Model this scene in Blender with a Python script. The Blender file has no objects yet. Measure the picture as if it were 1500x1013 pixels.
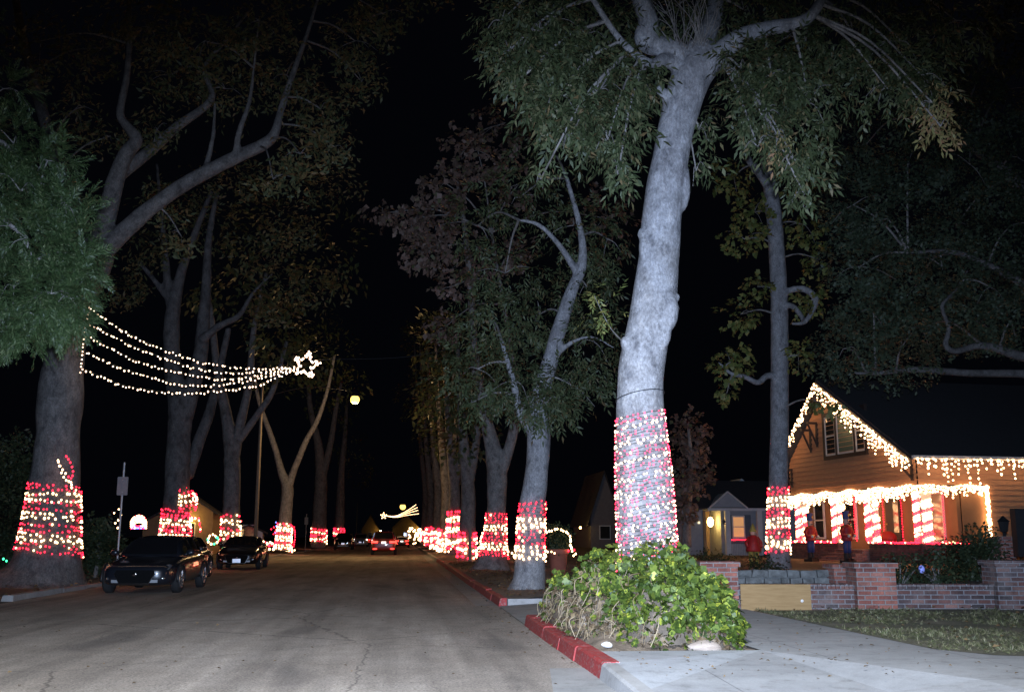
import bpy, math, random
import numpy as np
from mathutils import Vector, Matrix, noise as mnoise

random.seed(7)
rng = np.random.default_rng(7)
sc = bpy.context.scene
col = sc.collection
PI = math.pi

# ------------------------------------------------------------------ camera geometry
H = 1.4
F = 1500.0
YAW, PIT = math.radians(6.1), math.radians(10.5)
SY, CY, SP, CP = math.sin(YAW), math.cos(YAW), math.sin(PIT), math.cos(PIT)


def ray(px, py):
    u = (px - 750) / F
    v = (506.5 - py) / F
    h = CP - v * SP
    return Vector((u * CY + h * SY, -u * SY + h * CY, SP + v * CP)), h


def P(px, py, D):
    """point seen at photo pixel (px, py), D metres ahead of the viewpoint"""
    d, h = ray(px, py)
    return Vector((0, 0, H)) + d * (D / h)


def pxm(px, py, D):
    """metres per photo pixel there"""
    return D / ray(px, py)[1] / F


# ------------------------------------------------------------------ materials
def new_mat(name):
    m = bpy.data.materials.new(name)
    m.use_nodes = True
    nt = m.node_tree
    b = nt.nodes['Principled BSDF']
    return m, nt, b


def coords(nt, scale=(1, 1, 1), kind='Object'):
    tc = nt.nodes.new('ShaderNodeTexCoord')
    mp = nt.nodes.new('ShaderNodeMapping')
    mp.inputs['Scale'].default_value = scale
    nt.links.new(tc.outputs[kind], mp.inputs['Vector'])
    return mp.outputs['Vector']


def noise_node(nt, vec, scale, detail=6, rough=.6):
    n = nt.nodes.new('ShaderNodeTexNoise')
    n.inputs['Scale'].default_value = scale
    n.inputs['Detail'].default_value = detail
    n.inputs['Roughness'].default_value = rough
    nt.links.new(vec, n.inputs['Vector'])
    return n


def ramp(nt, fac, stops):
    r = nt.nodes.new('ShaderNodeValToRGB')
    e = r.color_ramp.elements
    while len(e) > 1:
        e.remove(e[-1])
    e[0].position = stops[0][0]
    e[0].color = (*stops[0][1], 1)
    for p, c in stops[1:]:
        x = e.new(p)
        x.color = (*c, 1)
    nt.links.new(fac, r.inputs['Fac'])
    return r.outputs['Color']


def bump(nt, b, h, strength, dist=.02):
    n = nt.nodes.new('ShaderNodeBump')
    n.inputs['Strength'].default_value = strength
    n.inputs['Distance'].default_value = dist
    nt.links.new(h, n.inputs['Height'])
    nt.links.new(n.outputs['Normal'], b.inputs['Normal'])
    return n


def mixc(nt, fac, a, b, mode='MIX'):
    n = nt.nodes.new('ShaderNodeMix')
    n.data_type = 'RGBA'
    n.blend_type = mode
    for sock, v in ((0, fac), (6, a), (7, b)):
        if isinstance(v, (int, float)):
            n.inputs[sock].default_value = v
        elif isinstance(v, tuple):
            n.inputs[sock].default_value = (*v, 1)
        else:
            nt.links.new(v, n.inputs[sock])
    return n.outputs[2]


def plain(name, c1, c2=None, scale=6, rough=.8, bmp=0, bscale=30, metal=0, coat=0, stretch=(1, 1, 1), spec=.5):
    m, nt, b = new_mat(name)
    b.inputs['Roughness'].default_value = rough
    b.inputs['Metallic'].default_value = metal
    b.inputs['Coat Weight'].default_value = coat
    b.inputs['Specular IOR Level'].default_value = spec
    v = coords(nt, stretch)
    if c2 is None:
        c2 = tuple(x * .75 for x in c1)
    n = noise_node(nt, v, scale)
    nt.links.new(ramp(nt, n.outputs['Fac'], [(.3, c1), (.7, c2)]), b.inputs['Base Color'])
    if bmp:
        n2 = noise_node(nt, v, bscale, 8)
        bump(nt, b, n2.outputs['Fac'], bmp)
    return m


def emit(name, c, s):
    m, nt, b = new_mat(name)
    b.inputs['Base Color'].default_value = (*[min(1, x) for x in c], 1)
    b.inputs['Emission Color'].default_value = (*c, 1)
    b.inputs['Emission Strength'].default_value = s
    b.inputs['Roughness'].default_value = .4
    return m


def leafmat(name, stops, trans=.25, rough=.55):
    m, nt, b = new_mat(name)
    g = nt.nodes.new('ShaderNodeNewGeometry')
    c = ramp(nt, g.outputs['Random Per Island'], stops)
    nt.links.new(c, b.inputs['Base Color'])
    b.inputs['Roughness'].default_value = rough
    b.inputs['Specular IOR Level'].default_value = .35
    t = nt.nodes.new('ShaderNodeBsdfTranslucent')
    nt.links.new(c, t.inputs['Color'])
    mx = nt.nodes.new('ShaderNodeMixShader')
    mx.inputs[0].default_value = trans
    nt.links.new(b.outputs[0], mx.inputs[1])
    nt.links.new(t.outputs[0], mx.inputs[2])
    nt.links.new(mx.outputs[0], nt.nodes['Material Output'].inputs['Surface'])
    return m


def barkmat(name, c1, c2, c3, sc_=1.0, crack=.45):
    m, nt, b = new_mat(name)
    b.inputs['Roughness'].default_value = .9
    b.inputs['Specular IOR Level'].default_value = .2
    v = coords(nt, (1, 1, .62))
    big = noise_node(nt, v, 1.9 * sc_, 5, .6)
    pat = noise_node(nt, coords(nt, (1, 1, .7)), 6.5 * sc_, 6, .65)
    fine = noise_node(nt, v, 30 * sc_, 8, .72)
    vo = nt.nodes.new('ShaderNodeTexVoronoi')
    vo.feature = 'DISTANCE_TO_EDGE'
    vo.inputs['Scale'].default_value = 21 * sc_
    wv = nt.nodes.new('ShaderNodeVectorMath')
    wv.operation = 'MULTIPLY_ADD'
    nt.links.new(fine.outputs['Color'], wv.inputs[0])
    wv.inputs[1].default_value = (.12, .12, .12)
    nt.links.new(v, wv.inputs[2])
    nt.links.new(wv.outputs[0], vo.inputs['Vector'])
    base = ramp(nt, big.outputs['Fac'], [(.3, c1), (.5, c2), (.7, c3)])
    c = mixc(nt, .75, base, ramp(nt, pat.outputs['Fac'], [(.34, (.36, .36, .38)), (.46, (.82, .81, .8)), (.56, (1.0, 1.0, 1.0)), (.66, (1.3, 1.27, 1.22))]), 'MULTIPLY')
    c = mixc(nt, .8, c, ramp(nt, fine.outputs['Fac'], [(.34, (.5, .49, .48)), (.62, (1.2, 1.2, 1.2))]), 'MULTIPLY')
    cr = ramp(nt, vo.outputs['Distance'], [(0, (.5, .47, .45)), (.06, (1, 1, 1))])
    c = mixc(nt, crack, c, cr, 'MULTIPLY')
    nt.links.new(c, b.inputs['Base Color'])
    add = nt.nodes.new('ShaderNodeMath')
    add.operation = 'MULTIPLY_ADD'
    nt.links.new(vo.outputs['Distance'], add.inputs[0])
    add.inputs[1].default_value = .7
    nt.links.new(fine.outputs['Fac'], add.inputs[2])
    bump(nt, b, add.outputs[0], .6, .025)
    return m


def brickmat(name, cols, mortar, vec_axes='xz', rot=0):
    m, nt, b = new_mat(name)
    b.inputs['Roughness'].default_value = .9
    tc = nt.nodes.new('ShaderNodeTexCoord')
    sp = nt.nodes.new('ShaderNodeSeparateXYZ')
    nt.links.new(tc.outputs['Object'], sp.inputs[0])
    ad = nt.nodes.new('ShaderNodeMath')
    ad.operation = 'ADD'
    nt.links.new(sp.outputs[0], ad.inputs[0])
    nt.links.new(sp.outputs[1], ad.inputs[1])
    cb = nt.nodes.new('ShaderNodeCombineXYZ')
    nt.links.new(ad.outputs[0], cb.inputs[0])
    nt.links.new(sp.outputs[2], cb.inputs[1])
    br = nt.nodes.new('ShaderNodeTexBrick')
    br.inputs['Scale'].default_value = 1
    br.inputs['Brick Width'].default_value = .23
    br.inputs['Row Height'].default_value = .078
    br.inputs['Mortar Size'].default_value = .011
    br.inputs['Mortar Smooth'].default_value = .3
    br.inputs['Bias'].default_value = -.1
    br.inputs['Color1'].default_value = (0, 0, 0, 1)
    br.inputs['Color2'].default_value = (1, 1, 1, 1)
    br.inputs['Mortar'].default_value = (.5, .5, .5, 1)
    nt.links.new(cb.outputs[0], br.inputs['Vector'])
    n = noise_node(nt, tc.outputs['Object'], 3.0, 5)
    n2 = noise_node(nt, tc.outputs['Object'], 40, 5)
    c = ramp(nt, br.outputs['Color'], cols)
    mo = ramp(nt, n.outputs['Fac'], [(.35, mortar), (.65, tuple(x * .55 for x in mortar))])
    c = mixc(nt, br.outputs['Fac'], c, mo)
    c = mixc(nt, .85, c, ramp(nt, n.outputs['Fac'], [(.32, (.38, .38, .42)), (.5, (.8, .8, .82)), (.68, (1.25, 1.15, 1.15))]), 'MULTIPLY')
    c = mixc(nt, .7, c, ramp(nt, n2.outputs['Fac'], [(.3, (.6, .6, .6)), (.7, (1.2, 1.2, 1.2))]), 'MULTIPLY')
    w = noise_node(nt, tc.outputs['Object'], 1.7, 8, .72)
    c = mixc(nt, ramp(nt, w.outputs['Fac'], [(.5, (0, 0, 0)), (.68, (.6, .6, .6))]), c, (.23, .185, .17))
    nt.links.new(c, b.inputs['Base Color'])
    inv = nt.nodes.new('ShaderNodeMath')
    inv.operation = 'MULTIPLY_ADD'
    nt.links.new(br.outputs['Fac'], inv.inputs[0])
    inv.inputs[1].default_value = -1.2
    nt.links.new(n2.outputs['Fac'], inv.inputs[2])
    bump(nt, b, inv.outputs[0], .7, .012)
    return m


def roadmat():
    m, nt, b = new_mat('asphalt')
    b.inputs['Roughness'].default_value = .92
    v = coords(nt)
    big = noise_node(nt, coords(nt, (1, .35, 1)), .55, 6, .65)
    mid = noise_node(nt, v, 3.2, 6)
    fine = noise_node(nt, v, 34, 6, .85)
    c = ramp(nt, big.outputs['Fac'], [(.3, (.24, .2, .165)), (.5, (.34, .29, .245)), (.7, (.46, .4, .35))])
    c = mixc(nt, .55, c, ramp(nt, mid.outputs['Fac'], [(.3, (.66, .66, .66)), (.7, (1.1, 1.1, 1.1))]), 'MULTIPLY')
    c = mixc(nt, .8, c, ramp(nt, fine.outputs['Fac'], [(.38, (.25, .25, .25)), (.6, (1.55, 1.53, 1.5))]), 'MULTIPLY')
    # cracks
    wv = nt.nodes.new('ShaderNodeVectorMath')
    wv.operation = 'MULTIPLY_ADD'
    nt.links.new(mid.outputs['Color'], wv.inputs[0])
    wv.inputs[1].default_value = (.3, .3, 0)
    nt.links.new(v, wv.inputs[2])
    for s, w, dark in ((.21, .0035, .4), (.75, .006, .7)):
        vo = nt.nodes.new('ShaderNodeTexVoronoi')
        vo.feature = 'DISTANCE_TO_EDGE'
        vo.inputs['Scale'].default_value = s
        nt.links.new(wv.outputs[0], vo.inputs['Vector'])
        cr = ramp(nt, vo.outputs['Distance'], [(0, (dark, dark, dark)), (w, (1, 1, 1))])
        c = mixc(nt, 1.0, c, cr, 'MULTIPLY')
    st = noise_node(nt, coords(nt, (1.1, .035, 1)), 1.6, 5, .6)
    c = mixc(nt, .9, c, ramp(nt, st.outputs['Fac'], [(.3, (.62, .61, .6)), (.48, (.95, .95, .95)), (.7, (1.28, 1.27, 1.26))]), 'MULTIPLY')
    sp2 = noise_node(nt, v, 7.5, 8, .8)
    c = mixc(nt, .8, c, ramp(nt, sp2.outputs['Fac'], [(.3, (.45, .44, .43)), (.43, (.95, .95, .95)), (.62, (1.0, 1.0, 1.0)), (.7, (1.4, 1.38, 1.35))]), 'MULTIPLY')
    # tar patches where the road was mended
    tar = noise_node(nt, coords(nt, (1.2, .25, 1)), .9, 3, .4)
    c = mixc(nt, 1.0, c, ramp(nt, tar.outputs['Fac'], [(.58, (1, 1, 1)), (.66, (.68, .68, .69))]), 'MULTIPLY')
    nt.links.new(c, b.inputs['Base Color'])
    bump(nt, b, fine.outputs['Fac'], .55, .012)
    return m


def concretemat(name, c1, c2, seam=0.0):
    m, nt, b = new_mat(name)
    b.inputs['Roughness'].default_value = .88
    v = coords(nt)
    big = noise_node(nt, v, 1.3, 6, .65)
    fine = noise_node(nt, v, 60, 5, .7)
    c = ramp(nt, big.outputs['Fac'], [(.3, c2), (.65, c1)])
    c = mixc(nt, .6, c, ramp(nt, fine.outputs['Fac'], [(.3, (.68, .68, .68)), (.7, (1.12, 1.12, 1.12))]), 'MULTIPLY')
    sta = noise_node(nt, v, 4.2, 8, .75)
    c = mixc(nt, .8, c, ramp(nt, sta.outputs['Fac'], [(.3, (.52, .5, .47)), (.45, (.95, .94, .93)), (.65, (1.08, 1.08, 1.08))]), 'MULTIPLY')
    if seam:
        sp = nt.nodes.new('ShaderNodeSeparateXYZ')
        nt.links.new(v, sp.inputs[0])
        for ax in (0, 1):
            md = nt.nodes.new('ShaderNodeMath')
            md.operation = 'PINGPONG'
            md.inputs[1].default_value = seam / 2
            nt.links.new(sp.outputs[ax], md.inputs[0])
            c = mixc(nt, 1.0, c, ramp(nt, md.outputs[0], [(.0, (.45, .45, .45)), (.012, (1, 1, 1))]), 'MULTIPLY')
    nt.links.new(c, b.inputs['Base Color'])
    bump(nt, b, fine.outputs['Fac'], .3, .006)
    return m


M = {}
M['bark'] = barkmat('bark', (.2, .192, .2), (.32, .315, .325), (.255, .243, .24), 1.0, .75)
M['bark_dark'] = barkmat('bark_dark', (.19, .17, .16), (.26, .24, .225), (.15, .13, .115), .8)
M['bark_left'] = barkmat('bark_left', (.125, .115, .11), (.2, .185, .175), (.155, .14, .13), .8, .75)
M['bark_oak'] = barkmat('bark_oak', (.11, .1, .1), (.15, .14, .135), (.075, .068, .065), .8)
M['bark_far'] = plain('bark_far', (.27, .24, .21), (.19, .17, .15), 5, .95, .4, 20)
M['road'] = roadmat()
M['dirt'] = plain('dirt', (.2, .16, .12), (.11, .088, .065), 5, .95, .8, 34)
M['soil'] = plain('soil', (.27, .2, .14), (.12, .09, .06), 6, .95, .9, 40)
M['walk'] = concretemat('walk', (.4, .4, .405), (.3, .3, .305), 1.5)
M['apron'] = concretemat('apron', (.46, .47, .485), (.36, .365, .38), 0)
M['apron2'] = concretemat('apron2', (.41, .41, .415), (.31, .31, .315), 0)
M['gutter'] = concretemat('gutter', (.36, .35, .34), (.24, .235, .23), 0)
def kerbpaint():
    m, nt, b = new_mat('kerb_red')
    b.inputs['Roughness'].default_value = .7
    v = coords(nt)
    a = noise_node(nt, v, 5, 8, .7)
    c = noise_node(nt, v, 22, 8, .75)
    p = ramp(nt, a.outputs['Fac'], [(.3, (.3, .022, .022)), (.5, (.36, .03, .03)), (.7, (.2, .03, .03))])
    chip = ramp(nt, c.outputs['Fac'], [(.53, (0, 0, 0)), (.64, (1, 1, 1))])
    nt.links.new(mixc(nt, chip, p, (.3, .25, .23)), b.inputs['Base Color'])
    bump(nt, b, c.outputs['Fac'], .5, .02)
    return m


M['kerb_red'] = kerbpaint()
M['kerb_grey'] = concretemat('kerb_grey', (.4, .39, .38), (.3, .29, .28), 0)
M['lawn'] = plain('lawn', (.07, .075, .04), (.22, .19, .13), 1.3, .95, .9, 40)
M['blade'] = leafmat('blade', [(0, (.06, .08, .026)), (.5, (.13, .14, .06)), (.8, (.26, .23, .13)), (1, (.4, .35, .24))], .2, .6)
M['brick_wall'] = brickmat('brick_wall', [(0, (.07, .055, .055)), (.35, (.2, .085, .065)), (.65, (.12, .09, .09)), (.85, (.26, .13, .1)), (1, (.3, .22, .2))], (.36, .34, .34))
M['brick_pier'] = brickmat('brick_pier', [(0, (.24, .08, .06)), (.5, (.36, .13, .09)), (1, (.44, .2, .15))], (.42, .36, .33))
M['brick_dark'] = brickmat('brick_dark', [(0, (.14, .07, .06)), (.5, (.2, .1, .08)), (1, (.27, .14, .11))], (.2, .17, .16))
M['stone'] = plain('stone', (.2, .205, .2), (.09, .09, .085), 7, .9, 1.0, 14)
M['rock'] = plain('rock', (.42, .34, .28), (.26, .2, .16), 5, .85, .5, 18, stretch=(1, 1, 7))
M['pebble'] = plain('pebble', (.75, .72, .68), (.6, .57, .52), 8, .7)
M['plywood'] = plain('plywood', (.36, .225, .095), (.27, .16, .06), 4, .75, .2, 30, stretch=(.8, 1, 7))
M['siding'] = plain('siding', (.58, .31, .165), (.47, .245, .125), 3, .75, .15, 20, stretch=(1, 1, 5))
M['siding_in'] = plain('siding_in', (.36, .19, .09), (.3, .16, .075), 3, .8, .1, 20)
M['trim_dark'] = plain('trim_dark', (.05, .03, .025), (.03, .02, .016), 6, .6)
M['trim_white'] = plain('trim_white', (.72, .7, .66), (.6, .58, .54), 5, .6)
M['roof'] = plain('roof', (.055, .055, .06), (.035, .035, .04), 9, .95, .8, 24)
M['gutter_white'] = plain('gutter_white', (.75, .72, .68), (.62, .6, .56), 4, .4)
M['glass'] = plain('glass', (.03, .035, .035), (.02, .022, .022), 3, .06, spec=.8)
M['curtain'] = plain('curtain', (.1, .17, .13), (.07, .12, .09), 3, .12, stretch=(1, 14, 1), spec=.9)
M['door_red'] = plain('door_red', (.22, .03, .02), (.16, .02, .015), 4, .5)
M['black'] = plain('black', (.015, .015, .016), (.01, .01, .011), 5, .5)
M['grille'] = plain('grille', (.006, .006, .007), (.003, .003, .003), 40, .8, .5, 60, spec=.1)
M['metal'] = plain('metal', (.35, .36, .37), (.26, .27, .28), 8, .5, metal=.6)
M['white_post'] = plain('white_post', (.6, .62, .64), (.5, .52, .54), 4, .6)
M['blue_wall'] = plain('blue_wall', (.3, .33, .36), (.25, .28, .31), 4, .8, .1, 20)
M['shutter'] = plain('shutter', (.1, .14, .18), (.07, .1, .13), 5, .7)
M['picket'] = plain('picket', (.5, .5, .52), (.4, .4, .42), 6, .7)
M['grey_house'] = plain('grey_house', (.2, .19, .19), (.15, .14, .14), 4, .85)
M['tan_house'] = plain('tan_house', (.32, .22, .12), (.25, .17, .09), 4, .85)
M['terracotta'] = plain('terracotta', (.36, .12, .08), (.26, .085, .055), 6, .85, .2, 20)
M['tyre'] = plain('tyre', (.02, .02, .021), (.015, .015, .015), 20, .85)
M['rim'] = plain('rim', (.5, .5, .52), (.4, .4, .42), 10, .25, metal=.9)
M['car_glass'] = plain('car_glass', (.012, .013, .015), (.01, .01, .012), 2, .04, spec=1.0)
M['lens'] = plain('lens', (.75, .77, .8), (.6, .62, .65), 12, .22, metal=.9)
M['chrome'] = plain('chrome', (.75, .75, .77), (.65, .65, .67), 6, .12, metal=1)
M['plate_white'] = plain('plate_white', (.95, .95, .97), (.9, .9, .93), 6, .3, metal=1)
M['tail_off'] = plain('tail_off', (.2, .01, .01), (.15, .01, .01), 6, .15)
for nm, c in (('paint_navy', (.012, .014, .02)), ('paint_black', (.008, .008, .009)), ('paint_silver', (.3, .31, .32)),
              ('paint_red', (.16, .008, .008)), ('paint_grey', (.04, .04, .045))):
    M[nm] = plain(nm, c, tuple(x * .9 for x in c), 3, .28, metal=.0, coat=1.0, spec=.5)
M['wire'] = plain('wire', (.02, .035, .02), (.015, .025, .015), 9, .6)
M['cloth_red'] = plain('cloth_red', (.42, .02, .02), (.32, .015, .015), 8, .6)
M['cloth_blue'] = plain('cloth_blue', (.04, .07, .22), (.03, .05, .17), 8, .6)
M['skin'] = plain('skin', (.6, .38, .28), (.5, .3, .22), 6, .6)
M['cloth_yellow'] = plain('cloth_yellow', (.35, .3, .07), (.27, .22, .05), 6, .7)
M['gold'] = plain('gold', (.6, .4, .1), (.5, .33, .08), 6, .4, metal=.6)
M['wood_post'] = plain('wood_post', (.3, .25, .2), (.22, .18, .14), 5, .85, .3, 20, stretch=(6, 6, 1))
M['straw'] = leafmat('straw', [(0, (.1, .07, .04)), (.5, (.26, .19, .11)), (1, (.45, .36, .24))], .05, .8)
M['dead_leaf'] = leafmat('dead_leaf', [(0, (.06, .04, .022)), (.5, (.13, .085, .045)), (.85, (.22, .155, .085)), (1, (.1, .12, .035))], .1, .8)
M['litter'] = leafmat('litter', [(0, (.1, .06, .03)), (.5, (.2, .13, .06)), (1, (.3, .2, .1))], .1, .8)
M['leaf_ash'] = leafmat('leaf_ash', [(0, (.028, .038, .016)), (.4, (.052, .068, .027)), (.75, (.076, .092, .04)), (.93, (.125, .125, .06)), (1, (.15, .1, .045))])
M['leaf_dry'] = leafmat('leaf_dry', [(0, (.2, .14, .06)), (.5, (.2, .19, .07)), (1, (.28, .15, .08))])
M['leaf_frond'] = leafmat('leaf_frond', [(0, (.022, .04, .014)), (.5, (.036, .062, .02)), (.9, (.058, .086, .032)), (1, (.14, .16, .08))], .2, .5)
M['leaf_brown'] = leafmat('leaf_brown', [(0, (.1, .068, .05)), (.45, (.17, .115, .092)), (.8, (.24, .16, .13)), (1, (.09, .11, .045))], .2)
M['leaf_dim'] = leafmat('leaf_dim', [(0, (.045, .06, .026)), (.5, (.068, .088, .038)), (.85, (.1, .112, .048)), (1, (.13, .09, .045))])
M['leaf_left'] = leafmat('leaf_left', [(0, (.06, .078, .035)), (.45, (.105, .115, .052)), (.75, (.16, .13, .055)), (1, (.2, .12, .05))])
M['leaf_oak'] = leafmat('leaf_oak', [(0, (.036, .052, .03)), (.5, (.052, .072, .042)), (1, (.075, .095, .055))])
M['leaf_lime'] = leafmat('leaf_lime', [(0, (.08, .11, .03)), (.5, (.15, .17, .05)), (1, (.24, .2, .06))])
M['leaf_ivy'] = leafmat('leaf_ivy', [(0, (.03, .05, .01)), (.35, (.055, .088, .016)), (.7, (.098, .138, .022)), (.92, (.17, .21, .03)), (1, (.42, .43, .05))], .15, .5)
M['leaf_hedge'] = leafmat('leaf_hedge', [(0, (.025, .04, .02)), (.6, (.045, .065, .03)), (1, (.07, .08, .035))])
M['bulb_white'] = emit('bulb_white', (1, .6, .3), 8.5)
M['bulb_red'] = emit('bulb_red', (1, .014, .04), 6.0)
M['bulb_green'] = emit('bulb_green', (.05, .9, .35), 4.0)
M['bulb_blue'] = emit('bulb_blue', (.15, .2, 1), 5.0)
M['sodium'] = emit('sodium', (1, .62, .13), 3.2)
M['porch_glow'] = emit('porch_glow', (1, .62, .16), 45.0)
M['window_glow'] = emit('window_glow', (1, .5, .2), .42)
M['tail_lit'] = emit('tail_lit', (1, .03, .02), 7)
M['head_lit'] = emit('head_lit', (1, .92, .8), 12)
M['blank'] = plain('blank', (.16, .165, .18), (.12, .125, .135), 8, .6)


# ------------------------------------------------------------------ mesh helpers
class MB:
    def __init__(s):
        s.v = []
        s.f = []

    def add(s, vs, fs):
        o = len(s.v)
        s.v.extend([tuple(v) for v in vs])
        s.f.extend([tuple(i + o for i in f) for f in fs])

    def box(s, a, b, bev=0):
        x0, y0, z0 = [min(p, q) for p, q in zip(a, b)]
        x1, y1, z1 = [max(p, q) for p, q in zip(a, b)]
        s.add([(x0, y0, z0), (x1, y0, z0), (x1, y1, z0), (x0, y1, z0), (x0, y0, z1), (x1, y0, z1), (x1, y1, z1), (x0, y1, z1)],
              [(3, 2, 1, 0), (4, 5, 6, 7), (0, 1, 5, 4), (1, 2, 6, 5), (2, 3, 7, 6), (3, 0, 4, 7)])

    def prism(s, poly, axis, a, b):
        """poly: 2D points; extruded along axis (0,1,2) from a to b"""
        def to(p, t):
            r = [p[0], p[1]]
            r.insert(axis, t)
            return r
        n = len(poly)
        s.add([to(p, a) for p in poly] + [to(p, b) for p in poly],
              [tuple(range(n))[::-1], tuple(range(n, 2 * n))] + [(i, (i + 1) % n, n + (i + 1) % n, n + i) for i in range(n)])

    def tube(s, pts, rad, n=8, nz=0.0, nsc=3.0, cap=True):
        pts = [Vector(p) for p in pts]
        if not hasattr(rad, '__len__'):
            rad = [rad] * len(pts)
        t = (pts[1] - pts[0]).normalized()
        ref = Vector((0, 1, 0)) if abs(t.y) < .8 else Vector((1, 0, 0))
        a = t.cross(ref).normalized()
        vs = []
        for i, p in enumerate(pts):
            t = (pts[min(i + 1, len(pts) - 1)] - pts[max(i - 1, 0)]).normalized()
            a = (a - t * a.dot(t)).normalized()
            b = t.cross(a)
            for k in range(n):
                th = 2 * PI * k / n
                d = a * math.cos(th) + b * math.sin(th)
                r = rad[i]
                q = p + d * r
                if nz:
                    q = p + d * r * (1 + nz * mnoise.noise(q * nsc))
                vs.append(q)
        fs = []
        for i in range(len(pts) - 1):
            for k in range(n):
                k2 = (k + 1) % n
                fs.append((i * n + k, i * n + k2, (i + 1) * n + k2, (i + 1) * n + k))
        if cap:
            fs.append(tuple(range(n))[::-1])
            fs.append(tuple(range((len(pts) - 1) * n, len(pts) * n)))
        s.add(vs, fs)

    def lathe(s, prof, c=(0, 0, 0), n=16):
        """prof: (r, z) list"""
        vs = []
        for r, z in prof:
            for k in range(n):
                th = 2 * PI * k / n
                vs.append((c[0] + r * math.cos(th), c[1] + r * math.sin(th), c[2] + z))
        fs = []
        for i in range(len(prof) - 1):
            for k in range(n):
                k2 = (k + 1) % n
                fs.append((i * n + k, i * n + k2, (i + 1) * n + k2, (i + 1) * n + k))
        fs.append(tuple(range(n))[::-1])
        fs.append(tuple(range((len(prof) - 1) * n, len(prof) * n)))
        s.add(vs, fs)

    def blob(s, c, r, nz=.15, nsc=1.0, n=12, m=8):
        vs, fs = [], []
        c = Vector(c)
        for i in range(m + 1):
            ph = PI * i / m
            for k in range(n):
                th = 2 * PI * k / n
                d = Vector((math.sin(ph) * math.cos(th), math.sin(ph) * math.sin(th), math.cos(ph)))
                q = Vector((d.x * r[0], d.y * r[1], d.z * r[2]))
                vs.append(c + q * (1 + nz * mnoise.noise((c + q) * nsc)))
        for i in range(m):
            for k in range(n):
                k2 = (k + 1) % n
                fs.append((i * n + k, (i + 1) * n + k, (i + 1) * n + k2, i * n + k2))
        s.add(vs, fs)

    def build(s, name, mat, parent=None, smooth=False, world=False):
        me = bpy.data.meshes.new(name)
        v = s.v
        if world and parent is not None:
            L = parent.location
            v = [(p[0] - L[0], p[1] - L[1], p[2] - L[2]) for p in v]
        me.from_pydata(v, [], s.f)
        if smooth:
            me.polygons.foreach_set('use_smooth', [True] * len(me.polygons))
        me.materials.append(mat)
        o = bpy.data.objects.new(name, me)
        col.objects.link(o)
        if parent is not None:
            o.parent = parent
        return o


def tag(o, label=None, cat=None, group=None, kind=None):
    if label:
        o['label'] = label
    if cat:
        o['category'] = cat
    if group:
        o['group'] = group
    if kind:
        o['kind'] = kind
    return o


def empty(name, loc, label, cat, group=None, rz=0):
    o = bpy.data.objects.new(name, None)
    o.empty_display_size = .2
    col.objects.link(o)
    o.location = loc
    o.rotation_euler = (0, 0, rz)
    return tag(o, label, cat, group)


def copy_tree(o, parent=None):
    c = o.copy()
    col.objects.link(c)
    c.parent = parent
    for ch in list(o.children):
        copy_tree(ch, c)
    return c


def spline(pts, sub=6):
    """Catmull-Rom through 3D/4D control rows"""
    a = np.array(pts, float)
    a = np.vstack([2 * a[0] - a[1], a, 2 * a[-1] - a[-2]])
    out = []
    for i in range(1, len(a) - 2):
        p0, p1, p2, p3 = a[i - 1:i + 3]
        for k in range(sub):
            t = k / sub
            out.append(.5 * (2 * p1 + (p2 - p0) * t + (2 * p0 - 5 * p1 + 4 * p2 - p3) * t * t + (3 * p1 - p0 - 3 * p2 + p3) * t ** 3))
    out.append(a[-2])
    return np.array(out)


def limb(rows, D=None, sub=6):
    """rows of (px, py, width_px[, D]) -> spline of x, y, z, radius"""
    c = []
    for r in rows:
        d = r[3] if len(r) > 3 else D
        p = P(r[0], r[1], d)
        c.append((*p, r[2] * .5 * pxm(r[0], r[1], d)))
    return spline(c, sub)


# ------------------------------------------------------------------ leaves
def leaf_quad(base, d, side, L, W, fold=.25):
    """4-point leaf: base, left, tip, right, folded along the midrib"""
    d = np.array(d, float)
    d /= np.linalg.norm(d)
    side = np.array(side, float)
    nrm = np.cross(d, side)
    b = np.array(base, float)
    mid = b + d * L * .42
    return [b, mid + side * W * .5 + nrm * W * fold, b + d * L, mid - side * W * .5 + nrm * W * fold]


def T_ash(seed=0):
    r = np.random.default_rng(seed)
    q = []
    bend = r.uniform(-.25, .25)
    for i in range(4):
        t = .05 + .075 * i + r.uniform(-.02, .02)
        for s in (-1, 1):
            if r.random() < .12:
                q.append(leaf_quad((t, bend * t, -.15 * t), (.9, s * .3, -.8), (.3, -s * .9, 0), .08, .03))
                continue
            a = r.uniform(.35, 1.0)
            q.append(leaf_quad((t, bend * t, -.15 * t), (.7, s * a, r.uniform(-.75, .1)), (a, -s * .7, r.uniform(-.5, .5)), .12 * r.uniform(.7, 1.15), .034 * r.uniform(.8, 1.2)))
    q.append(leaf_quad((.34, bend * .34, -.05), (1, bend, -.35), (0, 1, r.uniform(-.5, .5)), .125, .036))
    return np.array(q)


def T_frond(seed=0):
    q = []
    r = np.random.default_rng(seed)
    for i in range(17):
        t = .03 + .03 * i
        L = r.uniform(.75, 1.2) * .13 * (1 - .55 * abs(i / 14 - .35))
        for s in (-1, 1):
            q.append(leaf_quad((t, 0, -.45 * t * t), (.72, s * r.uniform(.4, .8), r.uniform(-.6, .1)), (.6, -s * .7, r.uniform(-.4, .4)), L, .02, .1))
    return np.array(q)


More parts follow.
